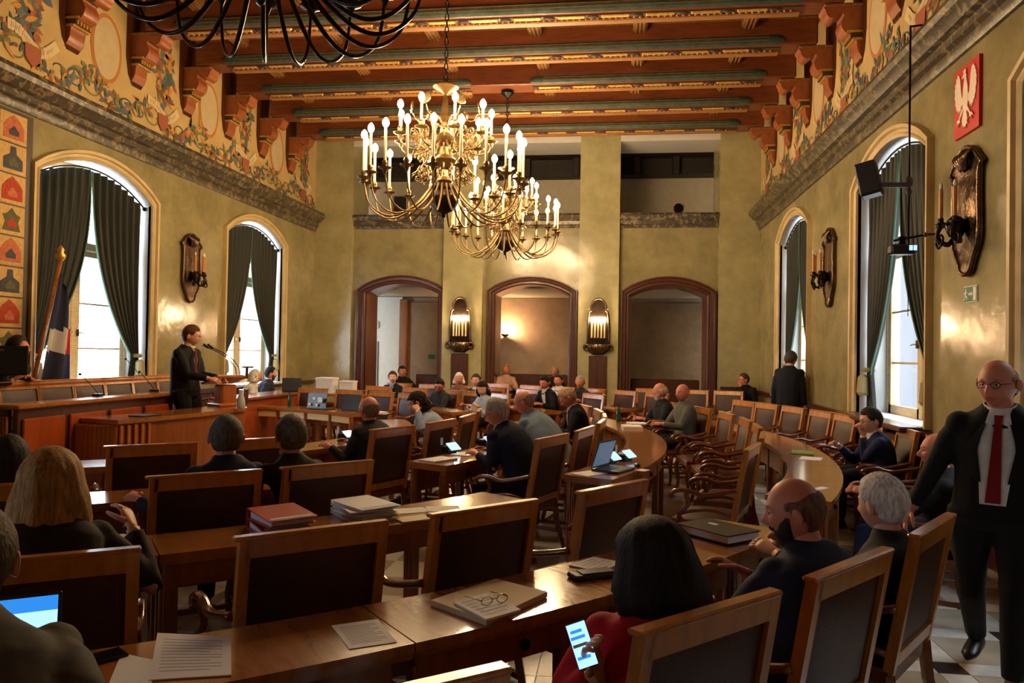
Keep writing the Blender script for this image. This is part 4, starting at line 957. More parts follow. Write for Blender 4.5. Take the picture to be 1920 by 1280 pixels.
# ================================================================ CHAIRS
def chair_proto():
    root = empty('council_chair')
    W = .285
    def bk(z): return -.205 - .105 * (z - .42) / .61            # raked back
    mb = MB()
    for s in (-1, 1):
        z0, z1 = .42, 1.03
        V = []
        for z in (z0, z1):
            y = bk(z)
            V += [(s * W - .013, y - .022, z), (s * W + .03, y - .022, z), (s * W + .03, y + .022, z), (s * W - .013, y + .022, z)]
        mb.add(V, [(0, 3, 2, 1), (4, 5, 6, 7), (0, 1, 5, 4), (1, 2, 6, 5), (2, 3, 7, 6), (3, 0, 4, 7)])
    def rail(za, zb, tk):
        ya, yb = bk(za), bk(zb); V = []
        for x in (-W + .013, W - .013):
            V += [(x, ya - tk, za), (x, ya + tk, za), (x, yb + tk, zb), (x, yb - tk, zb)]
        mb.add(V, [(0, 1, 2, 3), (7, 6, 5, 4), (0, 4, 5, 1), (1, 5, 6, 2), (2, 6, 7, 3), (3, 7, 4, 0)])
    rail(.955, 1.03, .022); rail(.46, .52, .02)
    Wc = W + .035; yb = bk(1.03)
    mb.box((0, yb, 1.035), (2 * Wc, .052, .018), ch=.006)
    mb.build('back_frame', M_CHAIR, root)
    mb = MB()
    def pad(u, v, side):
        x = (-W + .013) + (2 * W - .026) * u; z = .52 + .435 * v; bulge = .022 * (math.sin(PI * u) * math.sin(PI * v)) ** .35 if 0 < u < 1 and 0 < v < 1 else 0
        return (x, bk(z) + side * (.008 + bulge), z)
    mb.grid(lambda u, v: pad(u, v, 1), 8, 8); mb.grid(lambda u, v: pad(1 - u, v, -1 * .6), 8, 8); mb.build('back_panel', M_LEATHER, root, 'all')
    mb = MB(); mb.box((0, .03, .415), (.60, .50, .075), ch=.01); mb.build('seat_rail', M_CHAIRDK, root)
    mb = MB(); mb.grid(lambda u, v: (-.27 + .54 * u, -.19 + .46 * v, .45 + .045 * (max(0, math.sin(PI * u) * math.sin(PI * v))) ** .4), 8, 8); mb.build('seat', M_LEATHER, root, 'all')
    for s in (-1, 1):
        mb = MB(); mb.tube(spline([(s * .30, bk(.70) + .01, .72), (s * .315, -.12, .69), (s * .325, .02, .665), (s * .33, .13, .69), (s * .335, .22, .685), (s * .335, .27, .65), (s * .335, .245, .625)], 4), .024, 7, flat=.8); arm = mb.build('armrest', M_CHAIRDK, root, 'all')
        mb = MB(); mb.tube(spline([(s * .30, .17, .42), (s * .335, .20, .50), (s * .32, .13, .58), (s * .33, .15, .67)], 4), .02, 6); mb.tube(spline([(s * .30, -.20, .52), (s * .32, -.05, .55), (s * .32, .10, .53), (s * .31, .19, .50)], 4), .015, 6); mb.build('arm_support', M_CHAIRDK, arm, 'all')
        mb = MB(); mb.tube(spline([(s * .27, .24, .40), (s * .30, .27, .30), (s * .27, .25, .12), (s * .285, .27, .0)], 4), [.034] * 4 + [.03] * 4 + [.022] * 4 + [.024], 6); mb.build('leg', M_CHAIRDK, root, 'all')
        mb = MB(); mb.tube([(s * W, bk(.42), .43), (s * W, -.225, .25), (s * W, -.30, .0)], [.03, .028, .022], 4); mb.build('leg', M_CHAIRDK, root)
        mb = MB(); mb.box((s * .275, -.01, .16), (.024, .48, .03)); mb.build('stretcher', M_CHAIRDK, root)
    mb = MB(); mb.box((0, .0, .16), (.55, .03, .03)); mb.build('stretcher', M_CHAIRDK, root)
    return root
CC = Vector((-6.5, 9.0, 0))
def polar(R, ang): return Vector((CC.x + R * math.cos(rad(ang)), CC.y + R * math.sin(rad(ang)), 0))
_proto = chair_proto(); _used = [False]
def chair(x, y, rz, label, z=0.0, group='council chairs'):
    if not _used[0]: o = _proto; _used[0] = True
    else: o = copy_tree(_proto)
    o.location = (x, y, z); o.rotation_euler = (0, 0, rz); tag(o, label, 'chair', group); return o
ROWS = {'A': (8.70, 8.25, 9.25, 'outermost'), 'B': (7.09, 6.64, 7.72, 'second outermost'), 'C': (5.62, 5.17, 6.08, 'second innermost'), 'D': (3.95, 3.50, 4.53, 'innermost')}
BLK = {'near': 'near-left block', 'right': 'right-hand block', 'far': 'far block'}
SEATS = {('A', 'near'): [-55.3, -51.0, -44.8, -39.8, -34.2], ('A', 'right'): [-20.7, -14.6, -8.6, -2.9, 3.2, 8.3, 12.5, 17.2, 21.6, 25.4], ('A', 'far'): [40, 45.3, 50.5, 55.6, 61, 66.5],
         ('B', 'near'): [-55.4, -48.6, -42.6, -35.9], ('B', 'right'): [-18.5, -11.5, -4.0, 1.8, 8.5, 15.3, 21.4], ('B', 'far'): [40.2, 47, 53.5, 60.3, 66, 72, 77.8],
         ('C', 'near'): [-57.6, -49.2, -42.5], ('C', 'right'): [-20.9, -13.2, -5.2, 2.2, 9.6, 18], ('C', 'far'): [45.5, 52, 58.4, 66, 74],
         ('D', 'near'): [-50, -40], ('D', 'right'): [-23.7, -13.5, -3.5, 7, 17.5], ('D', 'far'): [51, 60, 69.3, 79]}
for (row, blk), angs in SEATS.items():
    Ro, Ri, Rc, nm = ROWS[row]
    for i, a in enumerate(angs):
        p = polar(Rc, a)
        if blk == 'near': which = ('%s from the aisle' % nth(len(angs) - 1 - i))
        else: which = '%s from its near end' % nth(i)
        chair(p.x, p.y, rad(a + 90), 'leather-backed armchair, %s row of the %s, %s' % (nm, BLK[blk], which))
# loose chairs by the far wall and the presidium chairs
for i, (x, y, rz) in enumerate(((1.62, 16.6, 165), (2.30, 16.5, 160), (0.75, 16.75, 175))):
    chair(x, y, rad(rz), 'wooden armchair standing alone near the far wall, %s' % ['between the two others', 'nearest the right wall', 'nearest the middle door'][i])
for i in range(7):
    chair(-6.08, 6.95 + .56 * i, rad(-90), 'leather-backed chair behind the presidium counter, %s from the left edge' % nth(i), .322, 'presidium chairs')

# ================================================================ CURVED DESKS
DCACHE = {}
def desk_parts(row, w, endleg, pale=False):
    key = (row, round(w, 3), endleg, pale)
    if key in DCACHE: return DCACHE[key]
    Ro, Ri, Rc, nm = ROWS[row]; Rm = (Ro + Ri) / 2; n = 6; h = rad(w) / 2
    def arc(r, t0, t1, n=n): return [(r * math.cos(t0 + (t1 - t0) * i / n) - Rm, r * math.sin(t0 + (t1 - t0) * i / n)) for i in range(n + 1)]
    out = []
    e = .003 / Rm
    def slab(r0, r1, t0, t1, z0, z1):
        mb = MB(); mb.prism(arc(r1, t0, t1) + arc(r0, t0, t1)[::-1], z1 - z0, z0=z0); return mb
    mb = slab(Ri, Ro, -h + e, h - e, .735, .772); mb2 = slab(Ri + .012, Ro - .012, -h + e, h - e, .715, .735); mb.add(mb2.v, mb2.f)
    out.append(('desk_top', mb.mesh('desk_top', M_DESK), []))
    out.append(('apron', slab(Ri + .05, Ri + .08, -h + e, h - e, .50 if not pale else .60, .715).mesh('apron', M_DESKFRONT), []))
    if pale: out.append(('window_lit_panel', slab(Ri + .035, Ri + .05, -h * .86, h * .86, .61, .708).mesh('window_lit_panel', M_WINDOWLIT), []))  # daylight falling on the drawer fronts, painted as a pale face
    kn = MB(); x = Ro - .035 - Rm; kn.lathe([(.022, 0), (.022, .01), (.014, .014), (.012, .022)], 10, T=Matrix.Translation((x, 0, .655)) @ Matrix.Rotation(rad(90), 4, 'Y'))
    out.append(('drawer', slab(Ro - .06, Ro - .035, -h * .86, h * .86, .605, .712).mesh('drawer', M_DESKFRONT), [('knob', kn.mesh('knob', M_IRON, 30))]))
    for t in ([-h + .05 / Rm] + ([h - .05 / Rm] if endleg else [])):
        for r_ in (Ri + .07, Ro - .06):
            mb = MB(); T = Matrix.Translation((r_ * math.cos(t) - Rm, r_ * math.sin(t), 0)) @ Matrix.Rotation(t, 4, 'Z')
            mb.box((0, 0, .36), (.06, .06, .71), T, ch=.008)
            for dx in (-.02, 0, .02): mb.box((dx, -.034, .40), (.012, .014, .55), T); mb.box((dx, .034, .40), (.012, .014, .55), T)
            out.append(('leg', mb.mesh('leg', M_DESKFRONT), []))
    DCACHE[key] = out
    return out
DESKS = {('A', 'near'): [-60.8, -54.3, -47.8, -41.3, -34.8, -30.4], ('A', 'right'): [-23.2, -16.9, -10.6, -4.3, 2.0, 8.3, 14.6, 20.9, 27.2], ('A', 'far'): [38, 44.4, 50.8, 57.2, 63.6, 70],
         ('B', 'near'): [-58.4, -52.0, -45.6, -39.2, -32.8], ('B', 'right'): [-23.7, -17.3, -10.9, -4.5, 1.9, 8.3, 14.7, 21.1, 27.5], ('B', 'far'): [38, 44.5, 51, 57.5, 64, 70.5, 77, 83.5],
         ('C', 'near'): [-60, -52, -44, -36], ('C', 'right'): [-25.8, -17.8, -9.8, -1.8, 6.2, 14.2, 22.2], ('C', 'far'): [42, 50, 58, 66, 74, 82],
         ('D', 'near'): [-63, -53, -43], ('D', 'right'): [-33.2, -22.9, -12.6, -2.3, 8.0, 18.3, 28.6], ('D', 'far'): [47, 56.8, 66.6, 76.4, 86.2]}
for (row, blk), bs in DESKS.items():
    Ro, Ri, Rc, nm = ROWS[row]; Rm = (Ro + Ri) / 2
    for i in range(len(bs) - 1):
        a = (bs[i] + bs[i + 1]) / 2; w = bs[i + 1] - bs[i]; last = (i == len(bs) - 2)
        p = polar(Rm, a); r = empty('curved_desk', (p.x, p.y, 0), rad(a))
        which = ('%s from the aisle' % nth(len(bs) - 2 - i)) if blk == 'near' else ('%s from its near end' % nth(i))
        tag(r, 'curved varnished desk, %s row of the %s, %s' % (nm, BLK[blk], which), 'desk', 'curved council desks')
        for name, me, subs in desk_parts(row, w, last, row == 'D' and blk == 'far'):
            o = link(name, me, r)
            for sn, sm in subs: link(sn, sm, o)
# secretaries' tables near the far left window
r = empty('secretary_table', (-6.35, 13.2, 0)); tag(r, 'dark red wooden counter of the secretaries below the far left window', 'table')
mb = MB(); mb.box((.05, .3, .925), (.62, 3.4, .045), ch=.01); mb.build('table_top', M_DESKFRONT, r)
mb = MB(); mb.box((.28, .3, .45), (.04, 3.3, .90)); mb.box((0, -1.36, .45), (.56, .04, .9)); mb.box((0, 1.96, .45), (.56, .04, .9)); mb.build('front_panel', M_PANELWOOD, r)
r = empty('side_table', (-5.55, 15.1, 0)); tag(r, 'wooden side table carrying the white boxes beside the far left pier', 'table')
mb = MB(); mb.box((0, 0, .86), (1.3, .6, .05), ch=.01); mb.build('table_top', M_DESK, r)
for sx in (-1, 1):
    for sy in (-1, 1):
        mb = MB(); mb.box((sx * .58, sy * .24, .42), (.06, .06, .84)); mb.build('leg', M_DESKFRONT, r)
for k, (x, y, s) in enumerate(((-5.78, 14.95, .32), (-5.36, 15.02, .26))):
    q = empty('archive_box', (x, y, .885)); tag(q, ['taller white cardboard box on the side table', 'lower white cardboard box on the side table, right of the taller'][k], 'box', 'white boxes')
    mb = MB(); mb.box((0, 0, s * .45), (s * 1.1, s, s * .9), ch=.005); mb.build('carton', M_PAPER, q); mb = MB(); mb.box((0, 0, s * .93), (s * 1.16, s * 1.06, s * .14), ch=.004); mb.build('lid', M_PAPER, q)
# public bench in the middle doorway and dark sofa by the right pier
def bench(x0, x1, y, z, label, cat='bench'):
    r = empty('public_bench', ((x0 + x1) / 2, y, 0)); tag(r, label, cat); w = x1 - x0
    mb = MB(); mb.box((0, 0, z - .05), (w, .48, .12), ch=.02); mb.build('seat', M_LEATHER, r)
    mb = MB(); mb.box((0, .26, z + .28), (w, .08, .62), ch=.02); mb.build('backrest', M_DARKWOOD, r)
    mb = MB(); mb.box((0, 0, (z - .1) / 2), (w - .04, .42, z - .12)); mb.build('base', M_DARKWOOD, r)
bench(-2.80, -1.16, 18.75, .66, 'dark wooden public bench standing in the middle doorway')
bench(0.38, 2.02, 18.75, .60, 'dark wooden public bench standing in the right doorway')
bench(2.35, 3.15, 17.55, .50, 'dark sofa seat against the pier in the far right corner')
bench(-5.0, -4.3, 18.75, .60, 'dark wooden public bench standing in the left doorway')
# ================================================================ PEOPLE
def V3(*a): return Vector(a)
SK = {}
def skin_mats(tone):
    if tone in SK: return SK[tone]
    c = {'fair': (214, 158, 128), 'ruddy': (200, 126, 98), 'pale': (222, 176, 150), 'tan': (186, 126, 94)}[tone]
    s = mat('skin_' + tone, c, .5, var=.06, vscale=18)
    l = mat('lips_' + tone, tuple(int(x * f) for x, f in zip(c, (.90, .76, .74))), .45)
    SK[tone] = (s, l); return SK[tone]
M_EYEW = mat('eye_white', (225, 220, 214), .25); M_EYED = mat('eye_iris', (48, 36, 30), .2)
def smooth01(x): x = max(0.0, min(1.0, x)); return x * x * (3 - 2 * x)
HC_ = {}
def head_grid(nu, nv):
    if (nu, nv) in HC_: return HC_[(nu, nv)]
    P = []; ang = []
    G = lambda a, s: math.exp(-(a / s) ** 2)
    for i in range(nv + 1):
        th = PI * (i / nv); th = min(PI - 1e-3, max(1e-3, th))
        for j in range(nu):
            s = j / nu; ph = 2 * PI * s - .55 * math.sin(2 * PI * s)
            x = .084 * math.sin(th) * math.sin(ph); y = .100 * math.sin(th) * math.cos(ph); z = .118 * math.cos(th)
            lo = max(0, -z / .118); x *= 1 - .24 * lo ** 1.6
            if y < 0: y *= (1 - .38 * lo) * 1.03
            else: y += .006 * lo
            wf = smooth01((math.cos(ph) - .05) / .4) * math.sin(th)
            ax = abs(x)
            nz = smooth01((.022 - z) / .055) * smooth01((z + .048) / .014)
            d = .030 * G(x, .0125) * nz + .006 * G(ax - .012, .008) * G(z + .036, .010)
            d += -.011 * G(ax - .032, .017) * G(z - .006, .013) + .006 * G(z - .027, .010) * G(x, .055)
            d += .007 * G(z + .070, .013) * G(x, .024) - .005 * G(z + .069, .0035) * G(x, .022) - .004 * G(z + .087, .007) * G(x, .02)
            d += .009 * G(z + .106, .014) * G(x, .022) + .005 * G(ax - .043, .016) * G(z + .022, .018)
            y += d * wf
            P.append((x, y, z)); ang.append((ph if ph <= PI else ph - 2 * PI))
    F = []
    for i in range(nv):
        for j in range(nu):
            k = (j + 1) % nu; F.append((i * nu + j, i * nu + k, (i + 1) * nu + k, (i + 1) * nu + j))
    HC_[(nu, nv)] = (P, F, ang); return HC_[(nu, nv)]
def hairline(style, ph):
    a = abs(math.degrees(ph)); front = {'short': .066, 'receding': .092, 'high': .078}.get(style, .066)
    if a < 42: return front
    if a < 75: return front + (.012 - front) * smooth01((a - 42) / 33)
    if a < 100: return .012 - .022 * smooth01((a - 75) / 25)
    return -.010 - .068 * smooth01((a - 100) / 25)
def two_bone(S, T, l1, l2, pole):
    d = T - S; L = d.length; mx = (l1 + l2) * .985
    if L > mx: T = S + d * (mx / L); d = T - S; L = mx
    a = (l1 * l1 - l2 * l2 + L * L) / (2 * L); h = math.sqrt(max(0, l1 * l1 - a * a))
    u = d / L; p = pole - u * pole.dot(u)
    p = p.normalized() if p.length > 1e-6 else u.orthogonal().normalized()
    return S + u * a + p * h, T
def hand_into(mb, w, d, n, side, curl, sc=1.0):
    """w wrist, d finger direction, n palm normal (palm faces n), side +1 right"""
    d = d.normalized(); n = (n - d * n.dot(d)).normalized(); x = d.cross(n) * 1.0
    th = x if side > 0 else -x
    def ring(t, wd, tk):
        c = w + d * t * sc
        return [c + (x * math.cos(q) * wd + n * math.sin(q) * tk) * sc for q in [2 * PI * k / 8 for k in range(8)]]
    mb.loft([ring(-.04, .026, .021), ring(0, .027, .018), ring(.03, .038, .015), ring(.065, .042, .014), ring(.088, .038, .011)])
    for k, (o, l) in enumerate(((.030, .068), (.010, .076), (-.011, .071), (-.030, .056))):
        p = w + d * .082 * sc + (th * o) * sc; a = 0.0; pts = [p]
        for j in range(3):
            a += curl * (.55, .75, .55)[j]; pts.append(pts[-1] + (d * math.cos(a) + n * math.sin(a)) * (l * (.42, .32, .26)[j]) * sc)
        mb.tube(pts, [.0095 * sc, .009 * sc, .0082 * sc, .006 * sc], 6)
    p = w + d * .02 * sc + th * .030 * sc; q = d * .62 + th * .72 + n * (.25 + .35 * curl); q.normalize()
    q2 = (q + d * .5 + n * .3 * curl - th * .25).normalized()
    mb.tube([p, p + q * .035 * sc, p + q * .035 * sc + q2 * .032 * sc, p + q * .035 * sc + q2 * .055 * sc], [.013 * sc, .011 * sc, .0095 * sc, .006 * sc], 6)
CLOTH = {}
def cloth(name, col, rough=.8, var=.15):
    return mat('cloth_' + name, col, rough, spec=.25, var=var, vscale=9, bump=.35, bscale=14)
def person(label, hip, head, heading, hhead=None, pitch=0.0, roll=0.0, seated=True, hair=('short', (60, 45, 34)), tone='fair', top=('suit_black', (22, 22, 26)),
           legs=('trouser_dark', (24, 24, 28)), shirt=None, tie=None, hands=((.16, .40, .82), (-.16, .40, .82)), lod=0, build=1.0, glasses=False, beard=None,
           collar=True, feet=None, openw=(.05, .012), vend=.45, curl=.5, knees=None, hs=1.06, clr=.03, moust=None, sleeve=True, extra=None, skirt=False):
    root_loc = V3(hip[0], hip[1], 0)
    t = rad(heading); fwd = V3(math.cos(t), math.sin(t), 0); rgt = V3(math.sin(t), -math.cos(t), 0); up = V3(0, 0, 1)
    hh = rad(heading if hhead is None else hhead); hf = V3(math.cos(hh), math.sin(hh), 0); pr = rad(pitch)
    Hc = V3(hip[0], hip[1], hip[2]) - root_loc
    HC = V3(head[0], head[1], head[2] - .115 * hs) - root_loc
    hfwd = hf * math.cos(pr) - up * math.sin(pr); TH = frame(HC, hfwd, up)
    if roll: TH = TH @ Matrix.Rotation(rad(roll), 4, 'Y')
    TH = TH @ Matrix.Scale(hs, 4)
    NB = TH @ V3(0, -.02, -.10) - up * .028
    lean = (NB - Hc); lean_f = lean.dot(fwd)
    SCN = NB - up * .02 - fwd * .012
    ctrl = (Hc + SCN) / 2 - fwd * (.04 + .10 * abs(lean_f))
    def spn(q): return Hc * (1 - q) ** 2 + ctrl * 2 * q * (1 - q) + SCN * q * q
    def tan(q): return ((ctrl - Hc) * (1 - q) + (SCN - ctrl) * q).normalized()
    b = build
    sec = [(-.10, .165, .125), (0, .185, .145), (.22, .175, .135), (.45, .178, .132), (.68, .195, .128), (.84, .198, .115), (.93, .165, .098), (1.0, .110, .082), (1.06, .078, .070)]
    nr = 18 if lod == 0 else 12
    def tring(q, w, d, k=1.0):
        c = spn(max(0, q)) + (tan(0) * q * .5 if q < 0 else V3(0, 0, 0)); ty = tan(max(0, min(1, q))); f2 = (fwd - ty * fwd.dot(ty)).normalized()
        return [c + rgt * (w * b * k * math.copysign(abs(math.cos(a)) ** .85, math.cos(a))) + f2 * (d * b * k * math.copysign(abs(math.sin(a)) ** .85, math.sin(a))) for a in [2 * PI * i / nr for i in range(nr)]]
    body = MB(); garm = MB(); leg = MB()
    garm.loft([tring(*s_) for s_ in sec]); body.loft([tring(q, w, d, .74) for q, w, d in sec if q > .1])
    garm.loft([[NB + up * q + rgt * (rr * math.cos(a)) + fwd * (rr * .92 * math.sin(a) - .008) - up * (.03 * max(0, math.sin(a)) if shirt else 0) for a in [2 * PI * k / 14 for k in range(14)]] for q, rr in ((-.07, .11 * b), (-.03, .092 * b), (clr * .5, .078 * b), (clr, .074 * b))])
    sh = {}; wr = {}
    for i, s in enumerate((1, -1)):
        S = SCN + rgt * s * .168 * b - up * .072
        hx = hands[i]
        Tt = rgt * hx[0] + fwd * hx[1] + up * hx[2] if len(hx) == 3 else V3(hx[0], hx[1], hx[2]) - root_loc
        E_, W_ = two_bone(S, Tt, .30, .265, (rgt * s * .45 - up * .8 - fwd * .35) if seated else (rgt * s * .15 - up * .1 - fwd * .9))
        r0 = 1.0 + .12 * (b - 1)
        garm.ell(tuple(S - up * .004), (.070 * r0, .070 * r0, .070 * r0), 12, 8)
        garm.tube([S - rgt * s * .02, S + (E_ - S) * .35, S + (E_ - S) * .75, E_, E_ + (W_ - E_) * .4, E_ + (W_ - E_) * .93], [.062 * r0, .068 * r0, .060 * r0, .056 * r0, .051 * r0, .041 * r0], 10)
        body.tube([S, E_, W_], [.05, .04, .027], 8)
        dd = (W_ - E_).normalized()
        fd = dd if len(hx) < 4 else dd
        hd = V3(*hx[4:7]) if len(hx) == 7 else (dd * .8 - up * .15 + fwd * .15)
        hand_into(body, W_ + dd * .015, hd, (-up * .8 - rgt * s * .5), s, curl, 1.0)
        wr[s] = (E_, W_)
        if shirt and sleeve:
            pass
    # legs
    for i, s in enumerate((1, -1)):
        Hj = Hc + rgt * s * .095 * b
        if feet is None and seated:
            K = Hj + fwd * .42 + rgt * s * .04 - up * .03; A = V3(K.x, K.y, .09) + fwd * .04
            if knees: K = V3(*knees[i][0]) - root_loc; A = V3(*knees[i][1]) - root_loc
        else:
            ft = feet[i] if feet else (s * .11, .0)
            A = rgt * ft[0] + fwd * ft[1] + up * (.09 if len(ft) < 3 else ft[2])
            K, A = two_bone(Hj, A, .44, .44, fwd)
        leg.tube([Hj + up * .03, Hj + (K - Hj) * .3, Hj + (K - Hj) * .75, K, K + (A - K) * .35, K + (A - K) * .95], [.105 * b, .098 * b, .078, .070, .066, .056], 10)
        body.tube([Hj + up * .04, K, A], [.055, .045, .035], 8)
        # shoe
        sd = (fwd + rgt * s * .15).normalized(); sh_ = MB(); px = sd.cross(up)
        def sring(q, w, h, c0): return [A - up * (.09 if seated or True else 0) + up * .0 + sd * q + px * (w * math.cos(a)) + up * (max(0.0, h * (.5 + .55 * math.sin(a)))) for a in [2 * PI * k / 10 for k in range(10)]]
        sh_.loft([sring(-.075, .025, .05, 0), sring(-.05, .038, .10, 0), sring(.02, .040, .10, 0), sring(.09, .046, .07, 0), sring(.15, .042, .05, 0), sring(.19, .018, .03, 0)])
        sh[s] = sh_
    leg.loft([tring(-.16, .15, .12), tring(-.06, .172, .135), tring(.06, .175, .138), tring(.12, .165, .13)])
    # head, neck, ears, eyes
    nu, nv = ((46, 38) if lod == 0 else (30, 26) if lod == 1 else (22, 18))
    P, F, ang = head_grid(nu, nv)
    smat, lmat = skin_mats(tone)
    body.mi = 0; o = len(body.v)
    body.add([TH @ V3(*p) for p in P], F)
    if True:   # lip faces
        for fi, f in enumerate(F):
            c = [sum(P[k][a] for k in f) / 4 for a in range(3)]
            if c[1] > .06 and abs(c[0]) < .022 and -.079 < c[2] < -.059: body.m[len(body.m) - len(F) + fi] = 1
    body.tube([TH @ V3(0, -.012, -.055), TH @ V3(0, -.016, -.10), NB, SCN - up * .03], [.054 * hs, .056 * hs, .062 * b, .07 * b], 12)
    for s in (1, -1):
        Te = TH @ Matrix.Translation((s * .087, -.010, -.008)) @ Matrix.Rotation(rad(-14), 4, 'X') @ Matrix.Rotation(rad(s * 24), 4, 'Z')
        body.mi = 0
        rings = []
        for q, w_, l_ in ((-.006, .010, .020), (.004, .016, .030), (.012, .018, .033), (.015, .014, .028)):
            rings.append([Te @ V3(s * q, w_ * math.cos(a) - .004, l_ * math.sin(a) * (1.0 if math.sin(a) > 0 else .92)) for a in [2 * PI * k / 12 for k in range(12)]])
        body.loft(rings)
        body.mi = 2; body.ell((0, 0, 0), (.0125, .0105, .0062), 10, 8, TH @ Matrix.Translation((s * .0315, .0795, .005)))
        body.mi = 3; body.ell((0, 0, 0), (.0055, .004, .0052), 8, 6, TH @ Matrix.Translation((s * .0315, .0885, .0045)))
        body.mi = 0; body.ell((0, 0, 0), (.0145, .0115, .0068), 10, 6, TH @ Matrix.Translation((s * .0315, .0795, .0105)))
        body.mi = 4; body.tube([TH @ V3(s * .014, .094, .023), TH @ V3(s * .030, .092, .030), TH @ V3(s * .050, .076, .024)], [.0045, .0042, .0025], 5)
    hcol = hair[1] if hair else (120, 96, 80)
    hmat = mat('hair_%d_%d_%d' % hcol, hcol, .62, spec=.18, var=.4, vscale=22, stretch=(3, 3, .6), bump=.6, bscale=50)
    bo = body.build('person', [smat, lmat, M_EYEW, M_EYED, hmat], None, 'all'); bo.location = root_loc
    tag(bo, label, 'person', None)
    # clothing
    def gar(mb, name, m, vox, parent=bo, it=3):
        ob = mb.build(name, m, parent, 'all')
        md = ob.modifiers.new('remesh', 'REMESH'); md.mode = 'VOXEL'; md.voxel_size = vox; md.use_smooth_shade = True
        ms = ob.modifiers.new('smooth', 'SMOOTH'); ms.iterations = it; ms.factor = .5
        return ob
    vox = (.014, .019, .026)[lod]
    jm = cloth(*top); gar(garm, 'jacket' if shirt else 'top_garment', jm, vox)
    gar(leg, 'trousers', cloth(*legs), vox * 1.15)
    for s in (1, -1): sh[s].build('shoe', M_BLACK, bo, 'all')
    # shirt front, tie, collar
    def front(q, u, off, w):
        ty = tan(q); f2 = (fwd - ty * fwd.dot(ty)).normalized()
        wd = next((a for a in range(len(sec) - 1) if sec[a][0] <= q <= sec[a + 1][0]), len(sec) - 2)
        k = (q - sec[wd][0]) / (sec[wd + 1][0] - sec[wd][0]); d_ = (sec[wd][2] + (sec[wd + 1][2] - sec[wd][2]) * k) * b; w_ = (sec[wd][1] + (sec[wd + 1][1] - sec[wd][1]) * k) * b
        x = u * w
        return spn(q) + rgt * x + f2 * (d_ * (max(0.0, 1 - (abs(x) / w_) ** 2.3)) ** (1 / 2.3) + off)
    if shirt:
        sm = cloth(*shirt)
        q0 = vend; off = .004 if lod == 0 else .010
        mb = MB(); mb.grid(lambda u, v: front(q0 + (1.045 - q0) * v, 2 * u - 1, off + .012 * smooth01((v - .7) / .3), (openw[1] + (openw[0] - openw[1]) * v) * (1 if v < .6 else 1 - .55 * (v - .6) / .4)), 8, 14); mb.build('shirt_front', sm, bo, 'all')
        if collar:
            mb = MB(); cr_ = []
            for q, rr in ((-.028, .080 * b), (.012, .074 * b), (.036, .067 * b)):
                c = NB + up * (q - .008); cr_.append([c + rgt * (rr * math.cos(a)) + fwd * (rr * math.sin(a)) - up * (.028 * max(0, math.sin(a))) for a in [2 * PI * k / 16 for k in range(16)]])
            mb.loft(cr_, cap=False); mb.build('shirt_collar', sm, bo, 'all')
        if tie:
            mb = MB(); q1 = max(q0 - .04, .14)
            mb.grid(lambda u, v: front(q1 + (1.03 - q1) * v, 2 * u - 1, off + .010 + .012 * smooth01((v - .7) / .3), (.036 - .020 * v) if v < .93 else .021), 4, 14); mb.build('tie', cloth(*tie), bo, 'all')
        if lod == 0:
            for s in (1, -1):
                mb = MB(); mb.grid(lambda u, v: front(max(.35, q0) + (.95 - max(.35, q0)) * v, s, off + .012 - .008 * u + .010 * smooth01((v - .7) / .3), (openw[1] + (openw[0] - openw[1]) * v) * (1 if v < .6 else 1 - .5 * (v - .6) / .4) + u * (.012 + .05 * math.sin(PI * min(1, v * .9 + .1)))), 4, 12); mb.build('lapel', jm, bo, 'all')
    # hair
    if hair and hair[0] in ('short', 'receding', 'high', 'fringe', 'cropped'):
        st = hair[0]; hm = []; rg = random.Random(len(label))
        thk = {'cropped': .004, 'fringe': .008}.get(st, .017)
        pts = []
        for p, a in zip(P, ang):
            hl = hairline('short' if st == 'fringe' else ('receding' if st == 'cropped' else st), a)
            m_ = p[2] - hl
            if st == 'fringe': m_ = min(m_, .046 - p[2] + .022 * smooth01((abs(a) - 1.6) / .8), .05 * (abs(a) - 1.15))
            if st == 'cropped': m_ = min(m_, 1)
            hm.append(m_)
            k = smooth01(m_ / .018); L_ = math.sqrt(p[0] ** 2 + p[1] ** 2 + p[2] ** 2)
            e = (thk * k * (1 + .35 * max(0, p[2] / .118)) + (.004 * rg.random() * k) - .0015) / max(L_, .03)
            pts.append(TH @ V3(p[0] * (1 + e), p[1] * (1 + e), p[2] * (1 + e)))
        mb = MB(); fs = [f for f in F if max(hm[k] for k in f) > 0 and min(hm[k] for k in f) > (-.02, -.012, -.010)[lod]]
        us = sorted({k for f in fs for k in f}); ix = {k: i for i, k in enumerate(us)}
        mb.add([pts[k] for k in us], [tuple(ix[k] for k in f) for f in fs]); mb.build('hair', hmat, bo, 'all')
    elif hair and hair[0] in ('bob', 'curly', 'bun'):
        Ln = {'bob': .23, 'curly': .12, 'bun': .05}[hair[0]] if len(hair) < 3 else hair[2]
        rg = random.Random(len(label) * 7); mb = MB(); rings = []; n = 40 if lod == 0 else 24
        zs = [.134, .130, .118, .098, .070, .04, .01, -.03] + [-.03 - (Ln - .03) * k / 6 for k in range(1, 7)]
        amp = .014 if hair[0] == 'curly' else .004; wide = hair[3] if len(hair) > 3 else 1.0
